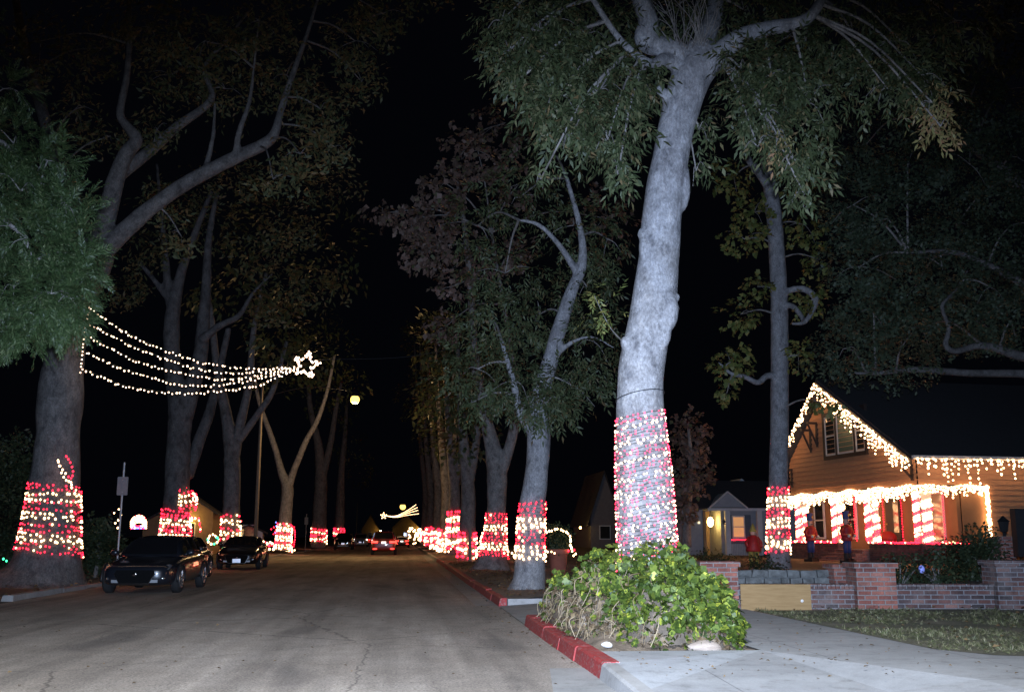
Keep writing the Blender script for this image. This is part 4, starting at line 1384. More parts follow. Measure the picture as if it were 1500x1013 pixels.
def box_wrap(a, b, z0, z1, label):
    bl, w = [], []
    per = 2 * ((b[0] - a[0]) + (b[1] - a[1]))
    o = .035
    t = 0.0
    turn = .075
    n = int((z1 - z0) / turn)
    for k in range(n):
        colr = 'red' if (k % 6 in (0, 1) or R.random() < .1) else 'white'
        for i in range(int(per / .085)):
            s = (i + R.uniform(-.3, .3)) / int(per / .085) * per
            z = z0 + turn * k - .45 * (s / per) + .2 + R.uniform(-.02, .02)
            u = s % per
            if u < b[1] - a[1]:
                p = (a[0] - o, a[1] + u)
                f = 1
            elif u < (b[1] - a[1]) + (b[0] - a[0]):
                p = (a[0] + u - (b[1] - a[1]), b[1] + o)
                f = 0
            elif u < 2 * (b[1] - a[1]) + (b[0] - a[0]):
                continue
            else:
                p = (b[0] - (u - 2 * (b[1] - a[1]) - (b[0] - a[0])), a[1] - o)
                f = 1
            if z0 < z < z1:
                bl.append((p[0], p[1], z, BR * (.95 if colr == 'white' else .75) * R.uniform(.85, 1.15), colr, f + R.random()))
                w.append((p[0] + .01, p[1] + .01, z))
    hlights(label, bl, [w])


for (a, b), lb in zip(POSTS, ('broad corner porch post', 'second porch post from the near corner', 'third porch post, between the two toy soldiers', 'far porch post beside the straight tree')):
    box_wrap(a, b, 1.13, 3.0, 'candy-striped red and white lights on the ' + lb)
b = [(-.1, y + R.uniform(-.02, .02), 1.15 + R.uniform(-.02, .03), .026, 'red' if R.random() < .85 else 'white', R.random()) for y in np.arange(0, 3.6, .07)] + \
    [(x, -.1, 1.15 + R.uniform(-.03, .03), .026, 'red' if R.random() < .8 else 'white', R.random()) for x in np.arange(.0, 1.9, .07)]
hlights('red lights along the near porch wall, under the corner post', b, [[(-.1, 3.6, 1.14), (-.1, -.1, 1.14), (1.9, -.1, 1.14)]])
b = [(-.1, y + R.uniform(-.02, .02), 1.15 + R.uniform(-.02, .03), .028, 'red' if R.random() < .85 else 'white', R.random()) for y in np.arange(6.1, 10.2, .07)]
hlights('red lights along the far porch wall, behind the left toy soldier', b, [[(-.1, 6.1, 1.14), (-.1, 10.2, 1.14)]])


def outline(y0, y1, z0, z1, x, label):
    pts = [(x, y0, z0), (x, y0, z1), (x, y1, z1), (x, y1, z0)]
    b = []
    for p, q in zip(pts, pts[1:]):
        n = int((Vector(q) - Vector(p)).length / .1)
        for i in range(n):
            c = Vector(p).lerp(Vector(q), i / n)
            b.append((c.x, c.y + R.uniform(-.02, .02), c.z, .022, 'red', R.random()))
    hlights(label, b, [pts])


outline(3.62, 4.98, .95, 3.02, 1.5, 'red lights framing the dark front door')
outline(.82, 2.08, 1.2, 3.08, 1.5, 'red lights framing the warm porch window by the corner post')
outline(6.3, 6.42, 1.2, 3.0, 1.0, 'thin upright pair of red light lines behind the third porch post')


# ---- toy soldiers by the porch steps
def soldier(loc, label):
    s = empty('toy_soldier', loc, label, 'soldier figure', 'toy soldiers by the porch steps', math.radians(28))
    mb = MB()
    mb.box((-.22, -.2, 0), (.22, .2, .1))
    mb.build('base', M['black'], s)
    for sx in (-1, 1):
        mb = MB()
        mb.tube([(sx * .1, 0, .1), (sx * .1, 0, .35), (sx * .1, 0, .36)], [.085, .08, .05], 10)
        mb.box((sx * .1 - .07, -.17, .1), (sx * .1 + .07, -.04, .17))
        mb.build('boot', M['black'], s)
        mb = MB()
        mb.tube([(sx * .1, 0, .36), (sx * .1, 0, .6), (sx * .095, 0, .85)], [.075, .085, .1], 10)
        mb.build('leg', M['cloth_blue'], s, True)
        mb = MB()
        mb.tube([(sx * .2, 0, 1.3), (sx * .29, 0, 1.16), (sx * .3, -.04, 1.02), (sx * .2, -.2, .98)], [.07, .08, .07, .055], 10)
        arm = mb.build('arm', M['cloth_red'], s, True)
        mb = MB()
        mb.blob((sx * .17, -.24, .98), (.055, .06, .055), 0, 1, 10, 6)
        mb.build('glove', M['trim_white'], arm, True)
        mb = MB()
        mb.lathe([(.0, 0), (.09, .0), (.1, .025), (.0, .05)], (sx * .2, 0, 1.32), 12)
        mb.build('epaulette', M['gold'], s)
    mb = MB()
    mb.lathe([(.2, .8), (.22, .84), (.19, .95), (.17, 1.02), (.2, 1.15), (.22, 1.28), (.17, 1.36), (.07, 1.4)], (0, 0, 0), 18)
    mb.build('coat', M['cloth_red'], s, True)
    mb = MB()
    mb.lathe([(.185, 1.0), (.185, 1.05)], (0, 0, 0), 18)
    mb.build('belt', M['gold'], s)
    mb = MB()
    mb.lathe([(.05, 1.38), (.1, 1.42), (.115, 1.5), (.11, 1.58), (.09, 1.63)], (0, 0, 0), 16)
    mb.blob((0, -.115, 1.5), (.02, .03, .025), 0, 1, 8, 6)
    h = mb.build('head', M['skin'], s, True)
    mb = MB()
    for sx in (-1, 1):
        mb.blob((sx * .04, -.105, 1.535), (.014, .01, .018), 0, 1, 8, 6)
    mb.tube([(-.06, -.105, 1.45), (0, -.122, 1.46), (.06, -.105, 1.45)], .012, 6)
    mb.build('face_paint', M['black'], h)
    mb = MB()
    mb.lathe([(.115, 1.6), (.12, 1.62), (.125, 1.78), (.14, 1.9), (.0, 1.91)], (0, 0, 0), 18)
    mb.box((-.1, -.18, 1.6), (.1, -.08, 1.62))
    hat = mb.build('hat', M['cloth_blue'], s)
    mb = MB()
    mb.blob((0, -.135, 1.74), (.035, .015, .045), 0, 1, 8, 6)
    mb.build('badge', M['gold'], hat)


def hw(x, y, z):
    return Vector((HC[0] + x * math.cos(HA) - y * math.sin(HA), HC[1] + x * math.sin(HA) + y * math.cos(HA), z))


soldier(hw(-2.2, 4.25, .4), 'red-coated toy soldier between the two far porch posts')
soldier(hw(-2.2, 1.4, .42), 'red-coated toy soldier nearer the dark door, left of the second post')
# garden figure by the straight tree
g = empty('garden_figure', P(1105, 829, 36), 'garden figure in a red coat with yellow-green hat and legs, left of the straight tree', 'figure')
mb = MB()
mb.lathe([(.24, .5), (.27, .55), (.2, .8), (.15, 1.0), (.08, 1.06)], (0, 0, 0), 16)
mb.build('coat', M['cloth_red'], g, True)
for sx in (-1, 1):
    mb = MB()
    mb.tube([(sx * .1, 0, .03), (sx * .1, 0, .3), (sx * .1, 0, .52)], [.07, .08, .1], 10)
    mb.build('leg', M['cloth_yellow'], g, True)
    mb = MB()
    mb.tube([(sx * .14, 0, .98), (sx * .26, -.02, .8), (sx * .24, -.12, .66)], [.06, .065, .05], 8)
    mb.build('arm', M['cloth_red'], g, True)
mb = MB()
mb.blob((0, 0, 1.13), (.1, .1, .12), 0, 1, 14, 10)
mb.build('head', M['skin'], g, True)
mb = MB()
mb.lathe([(.13, 1.17), (.11, 1.22), (.06, 1.36), (.01, 1.46)], (0, 0, 0), 14)
mb.build('hat', M['cloth_yellow'], g, True)

# ---- brick garden wall, plywood, stone wall
GA = math.radians(-7.5)
gw = empty('garden_wall', (5.6, 18.12, 0), 'low weathered brick garden wall with taller brick pillars along the lawn', 'wall', None, GA)


def part_box(name, boxes, mat, parent):
    mb = MB()
    for a, b in boxes:
        mb.box(a, b)
    return mb.build(name, mat, parent)


def brick_run(z0, z1, x0, x1, y0, y1, mat, name='wall'):
    return part_box(name, [((x0, y0, z0), (x1, y1, z1))], mat, gw)


for x, wd, m, zt in ((0, .31, 'brick_pier', .96), (2.7, .34, 'brick_pier', .94), (5.28, .5, 'brick_wall', .98)):
    part_box('pillar', [((x - wd, -.3, -.02), (x + wd, .32, zt - .09))], M[m], gw)
    part_box('pillar_cap', [((x - wd - .04, -.34, zt - .089), (x + wd + .04, .36, zt))], M[m], gw)
for x0, x1 in ((.312, 2.358), (3.042, 4.778), (5.782, 16)):
    part_box('wall', [((x0, -.12, -.02), (x1, .14, .49))], M['brick_wall'], gw)
    mb = MB()
    x = x0
    while x < min(x1, 8):
        e = min(x + .078, x1)
        mb.box((x + .005, -.16 + random.uniform(-.006, .006), .492), (e - .005, .18, .57 + random.uniform(-.006, .006)))
        x += .078
    mb.build('coping', M['brick_wall'], gw)
mb = MB()
mb.box((.36, -.21, .01), (1.58, -.19, .57))
bd = mb.build('plywood_board', M['plywood'], None)
bd.location = (5.6, 18.12, 0)
bd.rotation_euler = (0, 0, GA)
tag(bd, 'plain plywood sheet standing against the low brick wall', 'board')
mb = MB()
mb.lathe([(.022, 0), (.026, .01), (.0, .014)], (0, 0, 0), 12)
o = mb.build('bolt', M['pebble'], bd)
o.location = (1.42, -.211, .29)
o.rotation_euler = (PI / 2, 0, 0)
sw = empty('stone_wall', (7.2, 20.6, 0), 'low grey rubble stone wall behind the plywood', 'wall', None, GA)
mb = MB()
for row, (z, h) in enumerate(((.2, .2), (.39, .19), (.57, .17))):
    x = -.6 - random.random() * .1
    while x < 2.3:
        w = random.uniform(.16, .4)
        vs = [(x + random.uniform(.005, .03), -.15 + random.uniform(-.04, .03), z + random.uniform(0, .02)), (x + w - random.uniform(.005, .03), -.15 + random.uniform(-.04, .03), z + random.uniform(0, .02)),
              (x + w - random.uniform(0, .05), -.15 + random.uniform(-.04, .03), z + h - random.uniform(0, .03)), (x + random.uniform(0, .05), -.15 + random.uniform(-.04, .03), z + h - random.uniform(0, .03))]
        cx_ = (x + w / 2, -.2 + random.uniform(-.02, .02), z + h / 2)
        bk = [(p[0], .1, p[2]) for p in vs]
        mb.add(vs + bk + [cx_], [(0, 1, 8), (1, 2, 8), (2, 3, 8), (3, 0, 8), (0, 4, 5, 1), (1, 5, 6, 2), (2, 6, 7, 3), (3, 7, 4, 0)])
        x += w
mb.build('stones', M['stone'], sw)
part_box('core', [((-.6, -.04, .1), (2.3, .14, .68))], M['stone'], sw)
p = P(1230, 850, 21)
bp = part_box('brick_pier', [((-.19, -.2, .2), (.21, .2, .77)), ((-.24, -.25, .772), (.26, .25, .85))], M['brick_pier'], None)
bp.location = (p.x, p.y, 0)
tag(bp, 'small brick pier at the end of the rubble stone wall', 'pier')
lp = empty('lantern_post', (13.85, 22.65, .3), 'red brick post with a black lantern on top, right of the bungalow side', 'lamp post')
part_box('post', [((-.24, -.2, 0), (.1, .2, 1.02)), ((-.28, -.24, 1.022), (.14, .24, 1.09))], M['brick_pier'], lp)
mb = MB()
mb.lathe([(.04, 1.09), (.04, 1.18), (.09, 1.2), (.13, 1.42), (.16, 1.43), (.05, 1.52), (.02, 1.56)], (-.02, 0, 0), 6)
mb.build('lantern', M['black'], lp)
gp = part_box('gate_post', [((-.12, -.08, 0), (.2, .1, 1.0))], M['black'], None)
gp.location = P(1497, 815, 22)
tag(gp, 'black gate post at the right edge beside the brick lantern post', 'post')


def shrub(px, py, D, rx, rz, n, label, base_z=.4, mat='leaf_hedge', name='shrub', templ='hedge', s=1.2):
    c = P(px, py, D)
    t = empty(name, (c.x, c.y, base_z), label, 'shrub')
    crown(t, [(px, py, D, rx, rz, n)], templ, M[mat], s, .1, 'foliage')
    mb = MB()
    for i in range(7):
        q = c + Vector((random.uniform(-.3, .3), random.uniform(-.3, .3), random.uniform(-.1, .3)))
        mb.tube(spline([(c.x + random.uniform(-.06, .06), c.y, base_z - .05), (c + q) / 2 - Vector((0, 0, .15)), q], 3), [.02, .018, .016, .014, .012, .01, .008], 5)
    mb.build('stem', M['bark_dark'], t, True, True)
    return t


shrub(1438, 820, 24, 36, 36, 420, 'dark rounded shrub in front of the bungalow side wall')
shrub(1375, 838, 21, 22, 20, 130, 'thin dark plant behind the low brick wall, right of the middle pillar')
shrub(1318, 838, 21, 16, 16, 70, 'small dark plant beside the middle brick pillar')
shrub(1118, 832, 30, 22, 7, 90, 'low dark planting at the foot of the straight tree')
shrub(1046, 822, 34, 26, 10, 110, 'dark shrub below the yellow-lit porch')
mb = MB()
mb.blob((0, 0, 0), (.06, .06, .08), 0, 1, 12, 8)
o = mb.build('solar_light', emit('ball_blue', (.3, .35, .9), .25), None, True)  # glowing ball for the small bluish solar light
o.location = P(1350, 833, 21)
tag(o, 'small bluish solar light among the plants behind the brick wall', 'ornament')

# ================================================================== NEIGHBOURS
nb = empty('cottage', (16, 54.5, 0), 'grey-blue cottage with a yellow-lit entry and shuttered window', 'house')
NB = lambda x, y, z: (x - 16, y - 54.5, z)


def nbox(name, mat, *bx, par=None):
    mb = MB()
    for a, b in bx:
        mb.box(NB(*a), NB(*b))
    return mb.build(name, mat, par or nb)


nbox('wall', M['blue_wall'], ((17.15, 54.5, .4), (24, 60, 2.9)), ((13.6, 54.6, .4), (16.2, 60, 2.9)), ((16.21, 56.5, .4), (17.14, 59.9, 2.9)))
nbox('entry_wall', M['tan_house'], ((16.205, 54.55, .4), (16.3, 56.49, 2.75)), ((16.31, 56.4, .4), (17.1, 56.48, 2.75)))
mb = MB()
mb.prism([(53.8 - 54.5, 2.86), (57.3 - 54.5, 4.5), (61 - 54.5, 2.86), (61 - 54.5, 2.8), (53.8 - 54.5, 2.8)], 0, -2.7, 8.4)
mb.build('roof', M['roof'], nb)
mb = MB()
mb.prism([(16.35 - 16, 2.9), (18.25 - 16, 2.9), (17.28 - 16, 3.66)], 1, 53.6 - 54.5, 55.2 - 54.5)
mb.build('porch_gable', M['blue_wall'], nb)
mb = MB()
for s, e in (((16.25, 2.86), (17.28, 3.72)), ((18.35, 2.86), (17.28, 3.72))):
    mb.tube([(s[0] - 16, 53.55 - 54.5, s[1]), (e[0] - 16, 53.55 - 54.5, e[1])], .045, 4)
mb.build('rake_board', M['trim_white'], nb)
mb = MB()
mb.prism([(18.6 - 16, 3.5), (21.6 - 16, 3.5), (20.1 - 16, 4.75)], 1, 5.0, 7.5)
mb.build('rear_gable', M['white_post'], nb)
nbox('ridge_board', M['white_post'], ((14.6, 59.2, 4.2), (18.2, 59.3, 4.32)))
nbox('beam', M['white_post'], ((16.2, 53.6, 2.72), (24, 53.72, 2.858)))
for x in (17.25, 19.0):
    nbox('porch_post', M['white_post'], ((x - .13, 53.58, .4), (x + .13, 53.8, 2.715)))
w = nbox('window', M['trim_white'], ((17.75, 54.4, 1.28), (18.45, 54.498, 1.36)), ((17.75, 54.4, 2.4), (18.45, 54.498, 2.48)), ((17.75, 54.4, 1.362), (17.81, 54.498, 2.398)), ((18.39, 54.4, 1.362), (18.45, 54.498, 2.398)), ((17.812, 54.41, 1.86), (18.388, 54.49, 1.91)))
nbox('pane', M['window_glow'], ((17.8, 54.44, 1.36), (18.4, 54.48, 2.4)), par=w)
for x in (17.55, 18.62):
    nbox('shutter', M['shutter'], ((x - .17, 54.42, 1.25), (x + .17, 54.498, 2.52)))
nbox('window_box', M['shutter'], ((17.5, 54.1, .95), (18.75, 54.4, 1.15)))
mb = MB()
for i in range(18):
    mb.box(NB(17.35 + i * .092, 53.4, .4), NB(17.35 + i * .092 + .06, 53.44, 1.0))
mb.build('picket_skirt', M['picket'], nb)
nbox('door_jamb', M['tan_house'], ((16.16, 54.42, .4), (16.3, 54.545, 2.72)))
nbox('door', M['door_red'], ((16.4, 56.34, .4), (16.75, 56.395, 2.4)))
mb = MB()
mb.blob(NB(16.72, 55.0, 2.15), (.17, .17, .26), 0, 1, 12, 8)
mb.build('porch_lamp', M['porch_glow'], nb, True)
mb = MB()
mb.lathe([(.03, 0), (.07, .02), (.08, .2), (.02, .26)], NB(17.0, 53.5, 2.0), 8)
mb.build('lantern', M['black'], nb)
mb = MB()
mb.box(NB(15.9, 54.5, 2.05), NB(16.0, 54.595, 2.17))
mb.build('door_bell_light', emit('bell', (1, .8, .5), 1.2), nb)
for x0, x1 in ((14.6, 15.1), (14.0, 14.3)):
    nbox('window', M['grey_house'], ((x0, 54.54, .9), (x1, 54.598, 2.5)))
mb = MB()
rb = []
for i in range(16):
    rb.append((*Vector((17.5 + 1.25 * i / 15, 54.05, 1.2 + random.uniform(-.02, .02))), .025, 'red', 1))
par = empty('string_lights', (17.5, 54.05, 1.1), 'short row of red lights on the cottage window box', 'string lights')
lights(par, rb, [[(17.5, 54.05, 1.18), (18.75, 54.05, 1.18)]], 16)


def small_house(name, c, w, dpt, ez, rz, mat, label, rot=0, lamp=None, z0=0):
    h = empty(name, c, label, 'house', None, rot)
    part_box('wall', [((-w / 2, 0, z0), (w / 2, dpt, ez))], mat, h)
    mb = MB()
    mb.prism([(-w / 2, ez + .002), (w / 2, ez + .002), (0, rz - .08)], 1, .0, .3)
    mb.build('gable', mat, h)
    mb = MB()
    o = w / 2 + .3
    ze = ez - .3 * (rz - ez) / (w / 2)
    mb.prism([(-o, ze), (-.0, rz - .02), (0, rz + .12), (-o, ze + .14)], 1, -.3, dpt + .3)
    mb.prism([(o, ze), (o, ze + .14), (.002, rz + .12), (.002, rz - .02)], 1, -.3, dpt + .3)
    mb.build('roof', M['roof'], h)
    mb = MB()
    mb.box((-.5, -.05, 1.1), (.5, -.002, 2.3))
    w_ = mb.build('window', M['trim_white'], h)
    mb = MB()
    mb.box((-.42, -.07, 1.18), (.42, -.052, 2.22))
    mb.build('pane', M['glass'], w_)
    if lamp:
        mb = MB()
        mb.blob(lamp[:3], (lamp[3],) * 3, 0, 1, 10, 8)
        mb.build('porch_lamp', M['porch_glow'], h, True)
    return h


small_house('gabled_house', (17.55, 88.6, 0), 2.5, 9, 3.1, 6.9, M['grey_house'], 'dim tall-gabled house behind the leaning tree and the big trunk', 0, (-2.2, -.3, 2.1, .09))
small_house('far_house', (1.2, 262, 0), 6.5, 9, 3.5, 6.8, M['tan_house'], 'tan house lit by the far lamp at the end of the street', 0, (3.5, -1, 3.0, .3))
small_house('far_house', (-7.6, 262, 0), 4.2, 9, 3, 6.6, M['tan_house'], 'narrow tan gabled house left of the one at the street end', 0, (2.6, -1, 2.6, .2))
c = P(283, 790, 70)
small_house('yellow_house', (c.x - .4, c.y, 0), 3.2, 8, 3.0, 4.1, M['tan_house'], 'small yellow house with a lit porch behind the many-limbed left tree', .1, (.2, -.6, 2.5, .16))
c = P(232, 790, 70)
small_house('yellow_house', (c.x, c.y + 2, 0), 3.0, 8, 2.3, 3.2, M['tan_house'], 'low yellow wall of a house beside the bright lit arch on the left', .1, (1.2, -.5, 2.0, .13))
c = P(364, 790, 84)
small_house('grey_shed', (c.x, c.y, 0), 2.2, 4, 1.7, 2.2, M['white_post'], 'pale garage with one lamp right of the dim forked tree', .1, (-.9, -.3, 1.5, .1))

# left: dark hedge and bushes on the far side of the verge
for px, py, rx, rz, n, lb in ((20, 740, 60, 90, 900, 'tall dark hedge behind the massive left trunk'), (142, 800, 30, 30, 300, 'dark hedge behind the sign post')):
    c = P(px, py, 34)
    t = empty('hedge', (c.x, c.y, .1), lb, 'hedge')
    crown(t, [(px, py, 34, rx, rz, n)], 'oak', M['leaf_hedge'], 1.3, .1, 'foliage')
    mb = MB()
    mb.tube([(c.x, c.y, 0), (c.x + .1, c.y, 1.2)], [.08, .05], 6)
    mb.build('stem', M['bark_dark'], t, True, True)


# ================================================================== SMALL LIT THINGS
def line_lights(label, px, D, gap, r, colr, jit=0.0, cat='string lights', group=None, single=60, name='string_lights'):
    pts = [P(x, y, D) for x, y in px]
    L = spline(pts, 8)
    seg = np.linalg.norm(np.diff(L, axis=0), axis=1)
    s = np.concatenate([[0], np.cumsum(seg)])
    n = max(2, int(s[-1] / gap))
    bl = []
    for i in range(n + 1):
        t = s[-1] * i / n
        k = min(len(seg) - 1, int(np.searchsorted(s, t, 'right') - 1))
        p = L[k] + (L[k + 1] - L[k]) * ((t - s[k]) / max(seg[k], 1e-6))
        c = colr if isinstance(colr, str) else random.choice(colr)
        bl.append((p[0] + random.uniform(-jit, jit), p[1], p[2] + random.uniform(-jit, jit), r * random.uniform(.85, 1.15), c, random.random()))
    par = empty(name, pts[0], label, cat, group)
    lights(par, bl, [list(L)], single, .006)
    return par


# shooting star garland
DS = 27.9
strands = [[(133, 451), (170, 477), (215, 501), (297, 530), (367, 539), (431, 537)], [(132, 474), (168, 493), (207, 511), (281, 537), (353, 545), (431, 538)],
           [(128, 491), (165, 511), (204, 529), (273, 547), (340, 554), (431, 539)], [(126, 514), (160, 531), (201, 546), (271, 563), (335, 561), (393, 550), (431, 540)],
           [(121, 539), (155, 554), (191, 566), (260, 575), (329, 571), (380, 562), (431, 541)], [(131, 448), (127, 470), (123, 490), (121, 515), (118, 543)]]
cen = (449, 534)
star = []
for i in range(11):
    a = math.radians(-78 + 36 * i)
    rr = 19 if i % 2 == 0 else 9.5
    star.append((cen[0] + rr * math.cos(a), cen[1] + rr * math.sin(a)))
garl = empty('shooting_star_garland', P(118, 540, DS), 'shooting star of white lights strung from the massive left trunk out over the street', 'light garland', 'shooting star garlands over the street')
bl, wr = [], []
for s in strands:
    L = spline([P(x, y, DS) for x, y in s], 10)
    wr.append(list(L))
    seg = np.linalg.norm(np.diff(L, axis=0), axis=1)
    cs = np.concatenate([[0], np.cumsum(seg)])
    n = int(cs[-1] / .11)
    for i in range(n + 1):
        t = min(cs[-1] - 1e-4, max(0, cs[-1] * (i + random.uniform(-.3, .3)) / n))
        k = min(len(seg) - 1, int(np.searchsorted(cs, t, 'right') - 1))
        p = L[k] + (L[k + 1] - L[k]) * ((t - cs[k]) / seg[k])
        bl.append((p[0], p[1], p[2] - random.uniform(0, .06), random.uniform(.018, .024), 'pale', random.random() - (.5 if s is strands[5] else 0)))
lights(garl, bl, wr, 100, .007)
mb = MB()
sp_ = [P(x, y, DS) for x, y in star]
mb.tube(sp_, .014, 5)
st = mb.build('star', M['metal'], garl, False, True)
for a, b in zip(sp_, sp_[1:]):
    for k in range(7):
        q = a.lerp(b, (k + .5) / 7)
        o = bpy.data.objects.new('bulb', BULB['pale'])
        col.objects.link(o)
        o.parent = st
        o.location = q - Vector(garl.location) + Vector((random.uniform(-.045, .045), random.uniform(-.03, .03), random.uniform(-.045, .045)))
        o.scale = (.024,) * 3
mb = MB()
e = P(790, 470, 25.5)
s0 = P(466, 527, DS)
mb.tube(spline([s0, (s0 + e) / 2 - Vector((0, 0, .35)), e], 10), .008, 4)
mb.build('support_cable', M['black'], garl, False, True)
# the same far down the street, mirrored
DS2 = 130
g2 = empty('shooting_star_garland', P(562, 755, DS2), 'tiny distant shooting star of lights far down the street, pointing the other way', 'light garland', 'shooting star garlands over the street')
bl, wr = [], []
for e in ((609, 739), (611, 743), (612, 747), (613, 752)):
    L = spline([P(*q, DS2) for q in ((564, 755), (580, 757 - (752 - e[1]) * .15), (597, 754 - (752 - e[1]) * .55), e)], 10)
    wr.append(list(L))
    for p in L[::1]:
        bl.append((*p, .045, 'white', 1))
for i in range(11):
    a = math.radians(-90 + 36 * i)
    rr = 4.2 if i % 2 == 0 else 2
    bl.append((*P(562 + rr * math.cos(a), 755 + rr * math.sin(a), DS2), .07, 'white', 1))
lights(g2, bl, wr, 0, .02)

# planter with arching lights, low lights beside the trees
c = P(818, 845, 32)
pl = empty('planter', (c.x, c.y, .14), 'large terracotta planter with a dark shrub, right of the leaning tree', 'planter')
mb = MB()
mb.lathe([(.2, 0), (.22, .02), (.29, .72), (.34, .73), (.345, .86), (.29, .87), (.27, .8)], (0, 0, 0), 24)
mb.build('pot', M['terracotta'], pl, True)
crown(pl, [(818, 790, 32.2, 15, 14, 160)], 'hedge', M['leaf_hedge'], 1.2, .1, 'foliage')
line_lights('arch of white lights over the terracotta planter', [(798, 782), (806, 777), (818, 775), (829, 778), (835, 786), (836, 798), (838, 806)], 31.8, .085, .03, 'white', .02)
line_lights('short white lights trailing at the right foot of the arch', [(833, 806), (838, 803), (843, 810), (840, 813)], 31.7, .08, .028, ('white', 'white', 'red'), .02)
line_lights('low white lights strung between the leaning and the forked tree', [(738, 808), (750, 809), (760, 812), (770, 810)], 30, .11, .028, 'white', .03)
line_lights('low white lights between the leaning tree and the planter', [(797, 809), (804, 807), (812, 810)], 31, .1, .026, 'white', .02)
line_lights('hook of white lights standing left of the forked tree', [(707, 781), (704, 790), (703, 800), (698, 806), (698, 815), (703, 816), (706, 808)], 42, .1, .035, 'white', .03)
pw = part_box('wooden_post', [((-.07, -.07, 0), (.07, .07, 1.68))], M['wood_post'], None)
c = P(688, 828, 50)
pw.location = (c.x, c.y, .1)
tag(pw, 'short bare wooden post on the right verge left of the forked tree', 'post')
line_lights('small coloured lights in the bushes above the short wooden post', [(660, 762), (668, 772), (675, 768), (668, 785), (680, 778), (690, 783)], 60, .22, .05, ('red', 'white', 'green'), .15)
line_lights('green and red lights on low planting beside the short wooden post', [(656, 806), (664, 800), (672, 808), (681, 802), (688, 808)], 56, .16, .045, ('red', 'green', 'white', 'white'), .12)
# bright white display at the end of the right verge
line_lights('bright white lit arch at the end of the right verge', [(600, 796), (599, 780), (603, 772), (608, 780), (607, 796)], 160, .22, .14, 'white', .2, 'lit arch', None, 0, 'lit_arch')
line_lights('white lit ball at the near end of the far right lights', [(612, 776), (613, 783), (613, 790), (611, 780)], 120, .2, .12, 'white', .15)
# left side
line_lights('thin warm lights twined near the sign post on the left', [(166, 751), (174, 746), (176, 755), (173, 763), (169, 765), (174, 773)], 33, .16, .026, 'white', .04)
line_lights('green and blue lights on the ground at the left edge', [(-2, 822), (4, 819), (10, 821), (17, 820)], 30, .1, .026, ('green', 'green', 'blue'), .02)
ar = empty('lit_arch', P(190, 775, 66), 'bright lit arch with white top and blue and red foot, left of the many-limbed tree', 'lit arch')
bl, wr = [], []
for k, yy in enumerate((0, 3, 6, 9)):
    q = [P(x, y + yy, 66) for x, y in ((192, 764), (196, 758), (204, 755), (211, 758), (214, 764))]
    L = spline(q, 5)
    wr.append(list(L))
    bl += [(*p, .055, 'white' if random.random() < .85 else 'red', 1) for p in L]
for y in (770, 773):
    q = [P(x, y, 66) for x in (192, 199, 206, 213)]
    L = spline(q, 5)
    wr.append(list(L))
    bl += [(*p, .055, random.choice(('blue', 'blue', 'white', 'red')), 1) for p in L]
lights(ar, bl, wr, 60, .02)
line_lights('row of white and red lights along the yellow house porch', [(262, 760), (272, 757), (283, 760), (292, 758)], 68, .2, .06, ('white', 'white', 'red'), .08)
line_lights('orange-lit post of lights at the right end of the yellow porch', [(292, 762), (293, 770), (293, 778)], 68, .14, .05, ('white', 'red'), .03)
line_lights('green-white lit wreath between the two nearest parked cars', [(305, 790), (309, 784), (316, 784), (320, 790), (316, 795), (308, 795), (304, 790)], 58, .12, .05, ('white', 'white', 'green'), .06, 'wreath', None, 50, 'wreath')
line_lights('cluster of glowing lights on the ground left of the V-forked tree', [(388, 792), (392, 797), (397, 794), (401, 800), (396, 803)], 76, .14, .08, ('white', 'white', 'red'), .12)
line_lights('white lights trailing at the foot of the V-forked tree', [(424, 806), (428, 808), (431, 806)], 76, .14, .05, 'white', .04)
line_lights('dotted blue and red lights left of the V-forked tree', [(398, 776), (403, 770), (402, 784), (406, 766)], 82, .3, .05, ('blue', 'red'), .1)
line_lights('thin red line of lights right of the V-forked tree', [(431, 772), (432, 785), (430, 800)], 79, .16, .05, 'red', .02)

# ================================================================== SIGNS, LAMPS
def sign(px, D, ytop, s0, s1, wpx, label, base=.1):
    c = P(px, 785, D)
    top = P(px, ytop, D).z
    s = empty('sign_post', (c.x, c.y, base), label, 'sign')
    mb = MB()
    mb.tube([(-.02, 0, -.1), (0, 0, top - base)], .032, 8)
    mb.build('pole', M['metal'], s)
    z0, z1 = P(px, s1, D).z - base, P(px, s0, D).z - base
    w = wpx * .5 * D / F
    mb = MB()
    mb.prism([(-w, z0 + .02), (-w + .02, z0), (w - .02, z0), (w, z0 + .02), (w, z1 - .02), (w - .02, z1), (-w + .02, z1), (-w, z1 - .02)], 1, -.045, -.036)
    mb.build('plate', M['blank'], s)
    mb = MB()
    for z in (z0 + .1, z1 - .1):
        mb.blob((0, -.046, z), (.015, .008, .015), 0, 1, 8, 6)
    mb.build('bolt', M['metal'], s)


sign(175, 31, 677, 698, 725, 15, 'tall grey pole with a small plain sign plate, behind the nearest parked car')
sign(448, 92, 752, 757, 768, 5, 'small distant sign pole left of the driving cars')


